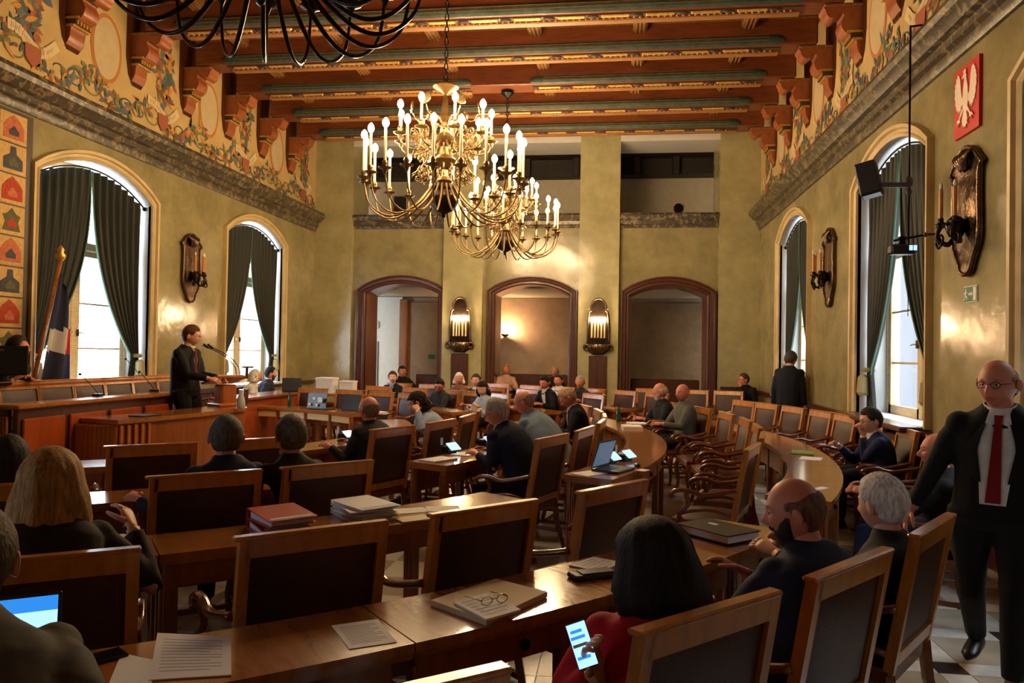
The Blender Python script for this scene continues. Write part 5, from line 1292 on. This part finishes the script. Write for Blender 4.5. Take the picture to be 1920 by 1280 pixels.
        for iz, z in enumerate(zs):
            if z > 0: k = math.sqrt(max(.02, 1 - (z / .137) ** 2)); rx, ry = .094 * k * wide, .116 * k * wide
            else: f = -z / max(Ln, .1); rx, ry = (.094 + .030 * math.sin(PI * .75 * min(1, f))) * wide, (.116 + .006 * f) * wide
            if hair[0] == 'bun': rx, ry = rx * .97, ry * .98 - (.03 if z < -.02 else 0)
            if iz == len(zs) - 1: rx *= .8; ry *= .8
            yf = 9 if z > .062 else (.030 if z > -.09 else .0)
            ring = []
            for j in range(n):
                a = 2 * PI * j / n; x, y = rx * math.sin(a), ry * math.cos(a)
                st_ = 1 + (amp / .09) * ((math.sin(a * 9 + iz * (2.1 if hair[0] == 'curly' else .25)) * .6 + (0 if hair[0] == 'curly' else .8 * math.sin(a * 15 + iz * .15))) + rg.uniform(-.5, .5) * (1.6 if hair[0] == 'curly' else .6))
                if y > yf: y = yf; x = math.copysign(max(abs(x), .074 if z < .05 else abs(x)), x if abs(x) > 1e-6 else 1)
                ring.append(TH @ V3(x * st_, y * st_ - .006, z))
            rings.append(ring)
        mb.loft(rings); mb.build('hair', hmat, bo, 'all')
        if hair[0] == 'bun':
            mb = MB(); mb.ell((0, -.12, .04), (.04, .035, .04), 12, 8, TH); mb.build('hair_bun', hmat, bo, 'all')
    if beard or moust:
        bcol = beard or moust; bm = mat('beard_%d_%d_%d' % bcol, bcol, .7, var=.35, vscale=40, bump=.6, bscale=70); pts = []; hm = []; rg = random.Random(3)
        for p, a in zip(P, ang):
            ad = abs(math.degrees(a)); lim = -.060 if ad < 35 else (-.055 + .055 * smooth01((ad - 35) / 45))
            m_ = min(lim - p[2], .04 * (80 - ad) / 30)
            if ad < 30 and abs(p[0]) < .020 and -.079 < p[2] < -.060: m_ = -.01
            if not beard: m_ = -.03
            if abs(p[0]) < .030 and -.060 < p[2] < -.046 and ad < 40: m_ = .012
            hm.append(m_); k = smooth01(m_ / .014); L_ = math.sqrt(sum(c * c for c in p)); e = (.008 * k + .003 * rg.random() * k - .0012 + (.016 * k * smooth01((-.080 - p[2]) / .03) if p[1] > .02 else 0)) / L_
            pts.append(TH @ V3(p[0] * (1 + e), p[1] * (1 + e), p[2] * (1 + e)))
        fs = [f for f in F if max(hm[k] for k in f) > 0 and min(hm[k] for k in f) > -.02]
        us = sorted({k for f in fs for k in f}); ix = {k: i for i, k in enumerate(us)}
        mb = MB(); mb.add([pts[k] for k in us], [tuple(ix[k] for k in f) for f in fs]); mb.build('beard' if beard else 'moustache', bm, bo, 'all')
    if glasses:
        mb = MB()
        for s in (1, -1):
            mb.tube([TH @ V3(s * .033 + .022 * math.cos(a), .103 - .004 * abs(math.cos(a)), .004 + .016 * math.sin(a)) for a in [2 * PI * k / 14 for k in range(15)]], .0022 if lod == 0 else .003, 5, cap=False)
            mb.tube([TH @ V3(s * .055, .099, .008), TH @ V3(s * .076, .06, .008), TH @ V3(s * .080, -.01, .006)], .0022 if lod == 0 else .003, 5)
        mb.tube([TH @ V3(-.012, .104, .008), TH @ V3(.012, .104, .008)], .0022, 5); mb.build('glasses', M_BLACK, bo, 'all')
    return bo
def seatp(row, ang, head, label, dh=0, back=.06, hipz=.575, **k):
    R = ROWS[row][2] + back; p = polar(R, ang)
    return person(label, (p.x, p.y, hipz), head, ang + 180 + dh, **k)
NAVY = ('suit_navy', (24, 28, 52)); BLK = ('suit_black', (18, 18, 21)); WHITE = ('shirt_white', (214, 210, 206)); DKGREY = ('suit_darkgrey', (44, 44, 48))
# --- standing figures
person('bald man in glasses, dark open suit and red tie, walking at right', (2.06, 4.52, .93), (2.03, 4.42, 1.765), -118, hhead=-138, pitch=6, seated=False, hair=('fringe', (150, 118, 98)), tone='ruddy',
       top=BLK, shirt=WHITE, tie=('tie_red', (128, 20, 28)), hands=((.40, .02, .90), (-.34, .06, .82)), feet=((.10, -.30, .16), (-.10, .16)), glasses=True, build=1.14, openw=(.105, .06), vend=.12, lod=0)
person('tall man in a dark suit seen from behind at the far right window', (2.86, 13.2, .98), (2.90, 13.3, 1.86), 62, hhead=60, pitch=14, seated=False, hair=('short', (70, 64, 60)), top=('suit_darknavy', (20, 24, 40)), shirt=WHITE,
       hands=((.26, .06, .80), (-.28, -.02, .80)), feet=((.11, 0), (-.11, .03)), lod=1, build=1.08, vend=.7)
person('speaker in a dark suit and dark red tie standing at the lectern', (-5.40, 9.12, 1.20), (-5.36, 9.16, 2.03), -2, hhead=18, pitch=8, seated=False, hair=('short', (84, 48, 28)), tone='fair', top=BLK, shirt=WHITE, tie=('tie_maroon', (92, 24, 30)),
       hands=((.10, .38, 1.38), (-.16, .36, 1.38)), feet=((.11, 0, .36), (-.11, .02, .36)), glasses=True, lod=0, openw=(.06, .03), vend=.30, build=1.12)
# --- people in the nearest row
seatp('A', -34.2, (1.24, 3.78, 1.21), 'white-haired man in a dark coat seen from behind, beside the bearded man', hhead=126, hair=('short', (206, 200, 192)), tone='fair', top=('coat_dark', (34, 28, 26)), lod=0, pitch=6, build=1.05)
seatp('A', -39.6, (.74, 3.28, 1.265), 'bearded man in a dark blue jacket turning his face to the left', hhead=166, pitch=10, hair=('fringe', (112, 82, 68)), dh=-15, hs=1.12, tone='ruddy', top=('jacket_blue', (28, 32, 52)), beard=(38, 28, 26), lod=0, build=1.12)
seatp('A', -44.6, (.13, 2.56, 1.215), 'woman with long black hair and a red sweater holding a phone', hhead=122, pitch=18, hair=('bob', (26, 18, 16), .165, 1.24), tone='fair', top=('sweater_red', (176, 18, 36)), hands=((.12, 2.72, .72, 1), (-.045, 2.345, .80, 1, -.30, -.30, .9)), lod=0, build=1.12, curl=.9, back=.04, dh=-34)
seatp('A', -55.3, (-1.55, 1.68, 1.35), 'man in a grey tweed jacket cut off by the left edge, with tablet', hhead=120, hair=('short', (84, 66, 48)), tone='ruddy', top=('tweed_grey', (84, 80, 74)), lod=0, build=1.12, hands=((.16, .42, .86), (-.16, .42, .86)))
# --- second row
seatp('B', -55.4, (-2.24, 2.82, 1.335), 'blonde woman in a dark flowered jacket seen from behind at left', hhead=122, hair=('bob', (156, 116, 66), .24, 1.2), tone='fair', top=('jacket_flower', (36, 26, 24)), lod=0, build=1.02, hands=((.30, .36, .98), (-.12, .42, .82)))
# --- third row
seatp('C', -57.6, (-3.22, 3.74, 1.26), 'dark-haired person behind the blonde woman at the left edge', hhead=120, hair=('bob', (40, 28, 24), .18), top=('top_dark', (26, 22, 24)), lod=1)
seatp('C', -49.0, (-2.45, 4.62, 1.315), 'grey-haired man in a dark blue suit seen from behind', hhead=118, hair=('short', (92, 88, 84)), tone='ruddy', top=('suit_navy2', (28, 36, 58)), lod=0, build=1.08, hands=((.2, .4, .82), (-.3, .3, .82)))
seatp('C', -42.5, (-2.13, 4.88, 1.305), 'grey-haired man with glasses resting his chin on his hand', hhead=132, hair=('short', (96, 92, 88)), tone='ruddy', top=('jacket_dark', (34, 32, 34)), glasses=True, lod=0, hands=((.16, .40, .82), (-.10, .22, 1.08)), curl=1.2)
# --- innermost row
seatp('D', -23.7, (-2.42, 7.40, 1.30), 'man with shaved head and black sweater seen from behind in the innermost row', hhead=150, hair=('fringe', (140, 118, 102)), tone='ruddy', top=('sweater_black', (16, 16, 18)), lod=0, build=1.1)
seatp('D', -3.5, (-2.30, 8.86, 1.28), 'person with dark curly hair in a light blue shirt leaning on raised hands', hhead=185, pitch=25, hair=('curly', (44, 26, 22)), tone='fair', top=('shirt_lightblue', (150, 168, 196)), lod=0, hands=((.12, .34, 1.05), (-.16, .30, 1.08)), curl=1.3)
# --- second innermost row, right-hand block
seatp('C', -20.7, (-1.08, 7.05, 1.33), 'grey-haired man with glasses in a dark navy jacket, reading at his desk', hhead=172, pitch=24, hair=('receding', (176, 168, 158)), tone='ruddy', top=NAVY, shirt=WHITE, glasses=True, lod=0, build=1.12, hands=((.12, .46, .84), (-.12, .46, .84)), vend=.7)
seatp('C', -11.5, (-.96, 8.18, 1.36), 'balding man in a pale grey-blue blazer bending over his papers', hhead=176, pitch=22, hair=('fringe', (150, 118, 100)), tone='ruddy', top=('blazer_pale', (112, 132, 150)), lod=0, build=1.15, hands=((.14, .46, .84), (-.14, .46, .84)))
seatp('C', 9.0, (-.60, 9.98, 1.315), 'fair-haired man in a dark blazer looking down beside the pale blazer', hhead=190, pitch=38, hair=('short', (172, 140, 104)), tone='ruddy', top=BLK, shirt=WHITE, lod=1, build=1.05, vend=.5)
# --- second outermost row, right-hand block
seatp('B', 21.4, (.68, 11.80, 1.345), 'white-bearded bald man in a dark shirt at the right-hand block', hhead=192, hair=('fringe', (190, 184, 176)), beard=(196, 190, 184), tone='ruddy', top=('shirt_dark', (34, 34, 38)), lod=1, build=1.1)
seatp('B', 15.6, (.96, 11.15, 1.36), 'bald man in a grey jacket turning toward the camera', hhead=222, hair=None, tone='ruddy', top=('jacket_greygreen', (92, 92, 84)), lod=1, build=1.12)
# --- outermost row, right-hand block
seatp('A', -2.9, (2.66, 8.48, 1.24), 'dark-haired man with glasses in a blue suit, hand at his chin', hhead=190, pitch=8, hair=('short', (44, 36, 34)), tone='fair', top=('suit_blue', (30, 42, 84)), shirt=WHITE, glasses=True, lod=0, hands=((.14, .40, .82), (-.02, .20, .96)), curl=1.2, vend=.7)
seatp('A', -20.7, (2.24, 5.72, 1.25), 'bald ruddy person with glasses pushed up, half hidden behind the walking man', hhead=172, hair=None, tone='ruddy', top=('jacket_black2', (22, 20, 22)), legs=('jeans', (40, 62, 104)), lod=0, build=1.05)
# --- far block, facing the camera
seatp('B', 77.8, (-4.87, 16.50, 1.30), 'man in a dark suit and blue shirt facing the camera, left doorway behind', hair=('short', (60, 44, 36)), top=BLK, shirt=('shirt_blue', (110, 140, 200)), lod=1, hhead=-75)
seatp('C', 58.4, (-3.27, 14.15, 1.255), 'dark-haired man with glasses bending forward in the far block', hair=('short', (34, 28, 28)), tone='ruddy', top=DKGREY, lod=1, hhead=-95, pitch=26, glasses=True)
seatp('B', 66, (-3.27, 15.98, 1.32), 'white-haired woman below the lit left sconce', hair=('bob', (226, 220, 212), .10), tone='ruddy', top=('blouse_brown', (120, 84, 66)), lod=1, hhead=-80)
seatp('B', 60.3, (-2.86, 15.75, 1.30), 'man in a dark grey suit and tie right of the white-haired woman', hair=('short', (60, 50, 44)), top=DKGREY, shirt=WHITE, tie=('tie_dark', (40, 40, 50)), lod=1, hhead=-95)
seatp('C', 45.5, (-2.29, 13.26, 1.255), 'young woman with black hair and pale blue shirt writing in the far block', hair=('bob', (26, 20, 20), .16), top=('shirt_pale', (176, 192, 210)), lod=1, hhead=-105, pitch=22, build=.9)
seatp('B', 47, (-1.32, 14.58, 1.335), 'dark-haired man in a black suit and white shirt looking down', hair=('short', (30, 26, 26)), tone='ruddy', top=BLK, shirt=WHITE, lod=1, hhead=-118, pitch=18, openw=(.07, .02))
seatp('A', 55.6, (-1.20, 16.48, 1.31), 'person in a dark vest with white sleeves in the rear row', hair=('short', (40, 32, 30)), tone='ruddy', top=('sleeves_white', (200, 200, 204)), lod=1, hhead=-110)
seatp('A', 50.5, (-.72, 16.12, 1.30), 'grey-haired man in a dark jacket in the rear row, below the right sconce', hair=('short', (150, 142, 134)), tone='ruddy', top=DKGREY, lod=1, hhead=-100)
# --- bystanders along the far wall
person('blonde woman in a pale pink cardigan sitting in the middle doorway', (-2.62, 18.66, .76), (-2.63, 18.55, 1.475), -85, hair=('bob', (170, 128, 84), .06), tone='ruddy', top=('cardigan_pink', (200, 160, 140)), lod=1, hands=((.14, .30, .98), (-.14, .30, .98)), build=1.02)
person('bald man in a dark jacket sitting at the right of the middle doorway', (-1.46, 18.70, .76), (-1.45, 18.6, 1.46), -95, hair=('fringe', (90, 66, 54)), tone='tan', top=BLK, lod=2)
person('person in black sitting in the left doorway', (-5.0 + .02, 18.68, .70), (-5.22, 18.5, 1.385), -70, hhead=-60, hair=('short', (44, 36, 34)), tone='ruddy', top=BLK, lod=2)
person('man in glasses and dark coat sitting by the far right pier, hand at mouth', (2.84, 17.50, .60), (2.80, 17.35, 1.39), -128, hhead=-165, hair=('short', (70, 58, 52)), tone='ruddy', top=('coat_black', (14, 14, 16)), glasses=True, lod=1, hands=((-.02, .20, 1.14), (-.16, .3, .80)), build=1.1)
# --- presidium and secretaries
person('chairman in a dark suit seated behind the presidium monitor at left', (-6.95, 7.50, 1.02), (-6.40, 7.52, 1.84), 6, hhead=20, hair=('high', (50, 40, 36)), tone='ruddy', top=DKGREY, lod=1, hands=((.10, .55, 1.38), (-.14, .55, 1.38)))
person('white-haired woman in a white blouse at the far left window', (-6.88, 13.60, .68), (-6.72, 13.72, 1.36), 20, hhead=40, hair=('bob', (226, 220, 214), .10), tone='ruddy', top=('blouse_white', (224, 220, 216)), lod=1, build=.95)
person('dark-haired man beside the white-haired woman at the far left window', (-6.98, 14.35, .70), (-6.78, 14.50, 1.395), 10, hhead=30, hair=('short', (36, 30, 30)), top=('jacket_slate', (44, 50, 66)), beard=(40, 34, 32), lod=1)
# ================================================================ THINGS ON THE DESKS
DZ = .773
def sheet(name, pts, label, h=.002, z=DZ, m=M_PAPER, cat='paper', lines=0, group=None):
    c = V3(sum(p[0] for p in pts) / 4, sum(p[1] for p in pts) / 4, z); r = empty(name, c); tag(r, label, cat, group)
    q = [(p[0] - c.x, p[1] - c.y) for p in pts]
    if sum(q[i][0] * q[(i + 1) % 4][1] - q[(i + 1) % 4][0] * q[i][1] for i in range(4)) < 0: q = q[::-1]
    mb = MB(); mb.prism(q, h); mb.build('sheet', m, r)
    if lines:
        mb = MB()
        for k in range(lines):
            v = .15 + .7 * k / max(1, lines - 1); hl = .5 * (.012)
            a = V3(*q[0], 0).lerp(V3(*q[3], 0), v); b = V3(*q[1], 0).lerp(V3(*q[2], 0), v); a, b = a.lerp(b, .1), b.lerp(a, .12 + .15 * ((k * 7) % 3 == 0))
            n = (V3(*q[3], 0) - V3(*q[0], 0)).normalized() * .0022
            mb.add([a - n + V3(0, 0, h + .0004), b - n + V3(0, 0, h + .0004), b + n + V3(0, 0, h + .0004), a + n + V3(0, 0, h + .0004)], [(0, 1, 2, 3)])
        mb.build('printed_lines', M_PRINT, r)
    return r
def rect(cx, cy, w, d, a):
    c, s = math.cos(rad(a)), math.sin(rad(a)); return [(cx + x * c - y * s, cy + x * s + y * c) for x, y in ((-w / 2, d / 2), (w / 2, d / 2), (w / 2, -d / 2), (-w / 2, -d / 2))]
sheet('document_sheet', [(-1.548, 2.476), (-1.285, 2.488), (-1.133, 2.20), (-1.351, 2.125)], 'white printed form lying at the bottom left of the nearest desk', lines=11, h=.004)
sheet('document_sheet', [(-1.56, 2.30), (-1.40, 2.26), (-1.33, 2.10), (-1.45, 2.08)], 'white sheet tucked under the printed form at bottom left', h=.0015, lines=0)
sheet('typed_sheet', [(-.991, 2.657), (-.851, 2.751), (-.719, 2.547), (-.856, 2.46)], 'small typed white sheet in the middle of the nearest desk', lines=12)
# cream folder, cards and spectacles
r = sheet('cream_folder', [(-.696, 2.938), (-.491, 3.267), (-.259, 3.128), (-.447, 2.758)], 'thick cream folder on the nearest desk, spectacles lying on it', h=.022, m=M_PAPER2, cat='folder')
sheet('note_card', [(-.60, 2.905), (-.485, 3.05), (-.335, 2.865), (-.445, 2.74)], 'white cards lying on the cream folder under the spectacles', z=DZ + .023, h=.008, lines=6, cat='card')
r = empty('spectacles', (-.44, 2.90, DZ + .034), rad(40)); tag(r, 'thin-rimmed spectacles lying on the cards of the cream folder', 'glasses')
mb = MB()
for s in (-1, 1): mb.tube([(s * .034 + .024 * math.cos(a), .0, .016 + .016 * math.sin(a)) for a in [2 * PI * k / 14 for k in range(15)]], .0018, 5, cap=False)
mb.tube([(-.010, 0, .02), (.010, 0, .02)], .0018, 5); mb.build('rims', M_BRASS, r, 'all')
for s in (-1, 1):
    mb = MB(); mb.tube([(s * .058, 0, .02), (s * .062, .07, .012), (s * .060, .13, .002)], .0018, 5); mb.build('temple', M_BRASS, r, 'all')
    mb = MB(); mb.add([(s * .034 + .022 * math.cos(a), .0, .016 + .014 * math.sin(a)) for a in [2 * PI * k / 12 for k in range(12)]], [tuple(range(12))]); mb.build('lens', M_GLASS, r)
# by the woman: open papers and a dark case
sheet('folded_papers', [(-.20, 3.60), (-.09, 3.77), (.05, 3.70), (-.05, 3.52)], 'fanned white papers beside the black-haired woman', h=.006, lines=5)
r = empty('dark_case', (-.09, 3.44, DZ), rad(30)); tag(r, 'flat dark case in front of the fanned papers', 'case'); mb = MB(); mb.box((0, 0, .012), (.20, .09, .024), ch=.006); mb.build('case_body', M_BLACK, r); mb = MB(); mb.box((.02, 0, .027), (.16, .07, .006), ch=.002); mb.build('phone_top', M_GREY, r)
# black ring binder at the right
r = empty('black_binder', (.575, 4.36, DZ), rad(-48)); tag(r, 'closed black binder on the nearest desk left of the bearded man', 'binder')
mb = MB(); mb.box((0, 0, .008), (.36, .27, .005)); mb.box((0, 0, .050), (.36, .27, .005)); mb.box((-.18, 0, .029), (.006, .27, .047)); mb.build('cover', mat('binder_black', (28, 28, 34), .4), r)
mb = MB(); mb.box((.01, 0, .027), (.33, .25, .036)); mb.build('pages', M_PAPER, r); mb = MB(); mb.box((-.06, .03, .0535), (.06, .03, .001)); mb.build('spine_label', M_PAPER, r)
# red binders
for k in range(2):
    r = empty('red_binder', (-1.80 + .02 * k, 4.0 - .015 * k, DZ + .058 * k), rad(-47 + 5 * k)); tag(r, ['lower red ring binder on the second desk row', 'upper red ring binder on the second desk row'][k], 'binder', 'red ring binders')
    mb = MB(); mb.box((0, 0, .003), (.31, .27, .005)); T = Matrix.Translation((-.15, 0, .055)) @ Matrix.Rotation(rad(4), 4, 'Y'); mb.box((.15, 0, 0), (.31, .27, .005), T); mb.box((-.155, 0, .028), (.006, .27, .056)); mb.build('cover', M_REDBINDER, r)
    mb = MB(); mb.box((.0, 0, .022), (.28, .24, .036), ch=.004); mb.build('pages', mat('binder_pages', (190, 194, 214), .7, var=.1, vscale=60, stretch=(1, 1, 30)), r)
    mb = MB(); mb.box((-.1595, 0, .03), (.002, .10, .032)); mb.build('spine_label', M_PAPER2, r)
# stack of documents
cx, cy = -1.475, 4.45
for k in range(5):
    r = empty('document_folder', (cx + .012 * ((k * 5) % 3 - 1), cy + .01 * ((k * 3) % 3 - 1), DZ + .017 * k), rad(-45 + 6 * ((k * 2) % 3 - 1)))
    tag(r, 'document folder in the paper stack on the second desk row, %s from the bottom' % nth(k), 'folder', 'stacked document folders')
    mb = MB(); mb.box((0, 0, .0015), (.36, .26, .003)); mb.box((0, 0, .0145), (.36, .26, .003), Matrix.Rotation(rad(1.2), 4, 'Y')); mb.build('cover', M_PAPER2 if k == 1 else M_PAPER, r)
    mb = MB(); mb.box((.0, 0, .008), (.33, .24, .011)); mb.build('pages', mat('stack_pages', (176, 190, 222), .7) if k % 2 == 0 else M_PAPER, r)
sheet('booklet', rect(-1.16, 4.42, .20, .13, 42), 'small booklet right of the document stack', h=.008, m=M_PAPER2, cat='booklet')
sheet('loose_sheet', rect(-1.06, 4.76, .21, .16, 20), 'loose white sheet near the end of the second desk row', h=.0015)
sheet('loose_sheet', rect(-1.24, 4.66, .20, .15, 32), 'loose white sheet between document stack and booklet', h=.0015)
# phone, pencil case near the left man
r = empty('smartphone', (-1.60, 2.24, DZ), rad(55)); tag(r, 'dark phone lying on the nearest desk at the left man\'s elbow', 'phone'); mb = MB(); mb.box((0, 0, .005), (.16, .08, .010), ch=.003); mb.build('phone_body', M_BLACK, r); mb = MB(); mb.box((0, 0, .0105), (.15, .07, .001)); mb.build('phone_glass', mat('dark_glass', (20, 22, 26), .08), r)
r = empty('tablet', (-1.66, 1.93, .965), rad(35)); tag(r, 'tablet with a glowing blue and white screen at the left edge', 'tablet'); T = Matrix.Rotation(rad(68), 4, 'X'); mb = MB(); mb.box((0, 0, 0), (.27, .19, .010), T, ch=.003); mb.build('tablet_body', M_BLACK, r)
mb = MB(); mb.box((0, -.02, .0056), (.25, .13, .001), T); mb.build('screen_page', M_SCREEN, r); mb = MB(); mb.box((0, .065, .0056), (.25, .04, .001), T); mb.build('screen_bar', M_SCREENB, r)
# phone in the woman's hand
r = empty('smartphone', (-.085, 2.30, .90)); tag(r, 'phone with a bright chat screen held by the black-haired woman', 'phone')
Tp = frame((0, 0, 0), (-.36, .35, .87), (-.05, -.85, .52))
mb = MB(); Tp = Tp @ Matrix.Scale(.88, 4); mb.box((0, 0, 0), (.072, .150, .009), Tp, ch=.003); mb.build('phone_body', M_BLACK, r)
mb = MB(); mb.box((0, 0, .0052), (.066, .142, .0008), Tp); mb.build('phone_screen', M_SCREEN, r)
for k, (yy, w_, m_) in enumerate(((.045, .04, M_SCREENB), (.025, .05, M_SCREENB), (.0, .05, M_PAPER), (-.04, .045, M_SCREENB))):
    mb = MB(); mb.box((-.005, yy, .0058), (w_, .010, .0006), Tp); mb.build('chat_line', m_, r)
# laptops and delegate units
def laptop(x, y, z, a, label, lid, tilt=105, w=.36, d=.25):
    r = empty('laptop', (x, y, z), rad(a)); tag(r, label, 'laptop')
    mb = MB(); mb.box((0, 0, .009), (w, d, .018), ch=.004); mb.build('keyboard_base', mat('laptop_shell', (52, 48, 46), .4), r)
    mb = MB(); mb.box((0, .03, .0188), (w * .86, d * .42, .001)); mb.build('keys', M_BLACK, r); mb = MB(); mb.box((0, -.08, .0188), (.10, .06, .001)); mb.build('touchpad', M_GREY, r)
    T = Matrix.Translation((0, d / 2, .018)) @ Matrix.Rotation(rad(tilt), 4, 'X'); mb = MB(); mb.box((0, d / 2, -.004), (w, d, .008), T, ch=.003); mb.build('lid', lid, r)
    mb = MB(); mb.box((0, d / 2, .0005), (w * .92, d * .86, .001), T); mb.build('display', mat('display_dim', (60, 76, 92), .15, emit=.25, ecol=(120, 150, 180)), r)
    return r
M_LID = mat('laptop_lid_blue', (70, 88, 104), .35); M_LIDK = mat('laptop_lid_dark', (34, 36, 44), .35)
laptop(.0, 6.66, DZ, 66, 'open laptop on the curved desk beside the aisle', M_LID, 108)
def delegate(x, y, a, label):
    r = empty('delegate_unit', (x, y, DZ), rad(a)); tag(r, label, 'voting unit', 'voting units')
    T = Matrix.Rotation(rad(38), 4, 'X'); mb = MB(); mb.box((0, 0, .035), (.15, .10, .07), ch=.01); mb.build('housing', M_BLACK, r)
    mb = MB(); mb.box((0, .0, .085), (.14, .10, .012), T, ch=.003); mb.build('display', M_SCREEN, r)
    mb = MB(); mb.box((-.05, .06, .11), (.035, .004, .07)); mb.build('card_holder', M_PAPER, r)
delegate(.10, 7.30, 60, 'voting unit with lit screen right of the open laptop'); delegate(-.04, 7.10, 60, 'voting unit with lit screen directly behind the open laptop')
delegate(-1.60, 7.42, 60, 'voting unit with lit screen left of the man in the dark navy jacket'); delegate(-1.36, 8.1, 70, 'voting unit with lit screen before the man in the pale blazer'); delegate(-2.95, 8.2, 70, 'voting unit before the curly-haired person')
r = empty('computer_mouse', (.21, 6.93, DZ)); tag(r, 'black computer mouse beside the open laptop', 'mouse'); mb = MB(); mb.ell((0, 0, .014), (.032, .055, .018), 12, 8); mb.build('shell', M_BLACK, r, 'all'); mb = MB(); mb.box((0, .025, .031), (.006, .02, .006), ch=.002); mb.build('wheel', M_GREY, r)
sheet('loose_sheet', rect(-.20, 6.44, .26, .20, 50), 'white sheet catching the light left of the open laptop', h=.0015)
sheet('loose_sheet', rect(.25, 6.72, .12, .09, 60), 'small white slip beside the computer mouse', h=.0015)
sheet('document_pile', rect(-1.58, 6.86, .30, .20, 60), 'pile of papers on the fluted end of the curved desk', h=.016, lines=4)
sheet('document_pile', rect(-1.42, 7.35, .26, .20, 68), 'white papers under the hands of the man in dark navy', h=.006)
sheet('green_folder', rect(1.95, 8.35, .30, .22, 75), 'green folder on the right-hand outer desk', h=.012, m=mat('folder_green', (120, 140, 60), .5), cat='folder')
sheet('loose_sheet', rect(1.93, 7.92, .26, .20, 70), 'white sheet beside the green folder', h=.002)
sheet('loose_sheet', rect(1.56, 6.12, .16, .07, 45), 'small white card at the rounded end of the right-hand desk', h=.002)
sheet('document_pile', rect(.24, 10.6, .26, .34, 5), 'large pile of white papers before the white-bearded man', h=.03); sheet('document_pile', rect(.33, 11.2, .26, .3, 12), 'second pile of white papers farther along the bearded man\'s desk', h=.02)
def bottle(x, y, z, h, m, label):
    r = empty('bottle', (x, y, z)); tag(r, label, 'bottle'); mb = MB(); mb.lathe([(.028, 0), (.032, .01), (.032, h * .6), (.012, h * .8), (.012, h * .95)], 12); mb.build('bottle_body', m, r, 30); mb = MB(); mb.lathe([(.014, h * .94), (.014, h)], 10); mb.build('cap', M_BLACK, r)
M_GREENGL = mat('green_glass', (20, 80, 52), .1); M_CLEAR = mat('clear_glass', (200, 205, 210), .06, spec=.8)
bottle(.06, 11.45, DZ, .26, M_GREENGL, 'green glass bottle at the desk of the white-bearded man'); bottle(-5.55, 12.62, DZ, .25, M_GREENGL, 'dark green bottle on the far innermost desk by the laptops')
_lp = laptop(-4.85, 12.30, DZ, 165, 'dark laptop with stickers seen from behind on the far innermost desk', M_LIDK, 100, .38, .26); laptop(-4.20, 12.15, DZ, 150, 'dark laptop right of the stickered one, screen toward the rear', M_LIDK, 112, .40, .27)
for _dx, _dz, _w in ((-.10, .15, .09), (.02, .17, .04), (.12, .07, .045), (-.02, .06, .05)):
    mb = MB(); mb.box((_dx, .13 + .185 * _dz + .014, _dz * .98 + .02), (_w, .004, _w * .9), ch=.001); mb.build('sticker', M_PAPER, _lp)
laptop(-6.15, 14.1, .95, 200, 'open laptop on the secretaries counter beside the far left pier', M_LIDK, 100)
sheet('document_pile', rect(-3.75, 11.75, .34, .26, -35), 'pile of white papers on the far innermost desk', h=.03)
r = empty('paper_cup', (1.80, 12.45, DZ)); tag(r, 'white paper cup on the far end of the right-hand outer desk', 'cup'); mb = MB(); mb.lathe([(.03, 0), (.04, .12), (.036, .12), (.028, .01)], 14); mb.build('cup_wall', M_PAPER, r, 30); mb = MB(); mb.lathe([(.041, .118), (.041, .128), (.03, .132)], 14); mb.build('cup_lid', M_WHITE, r)
# on the speaker's desk
r = empty('water_carafe', (-4.62, 9.06, 1.011)); tag(r, 'glass water carafe on the speaker desk beside the lectern', 'carafe'); mb = MB(); mb.lathe([(.045, 0), (.055, .02), (.05, .10), (.03, .17), (.035, .22), (.03, .22), (.026, .17), (.045, .1), (.048, .02)], 14); mb.build('glass_body', M_CLEAR, r, 30); mb = MB(); mb.lathe([(.034, .22), (.03, .24)], 10); mb.build('stopper', M_CLEAR, r)
r = empty('drinking_glass', (-4.68, 9.20, 1.011)); tag(r, 'drinking glass half full of dark drink on the speaker desk', 'glass'); mb = MB(); mb.lathe([(.032, 0), (.036, .13), (.033, .13), (.029, .01)], 14); mb.build('tumbler', M_CLEAR, r, 30); mb = MB(); mb.lathe([(.0285, .012), (.030, .06)], 12); mb.build('drink', mat('dark_drink', (30, 8, 8), .1), r)
sheet('tablet_case', rect(-5.05, 7.75, .26, .2, 80), 'dark flat tablet case on the near end of the speaker desk', h=.012, z=1.011, m=M_BLACK, cat='tablet')
r = empty('monitor', (-6.38, 7.26, 1.342), rad(40)); tag(r, 'black monitor seen from behind on the presidium table', 'monitor'); mb = MB(); mb.box((0, 0, .25), (.50, .03, .31), ch=.01); mb.build('screen_back', M_BLACK, r); mb = MB(); mb.box((0, .03, .05), (.06, .03, .14)); mb.box((0, .03, .008), (.22, .16, .016)); mb.build('stand', M_BLACK, r)
mb = MB(); mb.box((-.02, -.017, .36), (.10, .004, .02)); mb.build('label_strip', M_GREY, r)
sheet('document_pile', rect(-6.55, 7.75, .3, .22, 80), 'bright white papers before the chairman on the presidium table', h=.03, z=1.342)
r = empty('handbag', (-1.35, 3.05, 0), rad(40)); tag(r, 'pale plastic bag standing on the floor beside the second row chair', 'bag'); mb = MB(); mb.loft([[(.16 * k_ * math.cos(a), .06 * k_ * math.sin(a) , z_) for a in [2 * PI * q / 12 for q in range(12)]] for z_, k_ in ((.005, .9), (.1, 1.05), (.25, .95), (.36, .75))]); mb.build('bag_body', mat('bag_pale', (150, 160, 176), .5), r, 'all'); mb = MB(); mb.tube(spline([(-.08, 0, .35), (-.05, 0, .46), (.05, 0, .46), (.08, 0, .35)], 5), .008, 5); mb.build('bag_handle', mat('bag_pale', (150, 160, 176)), r, 'all')
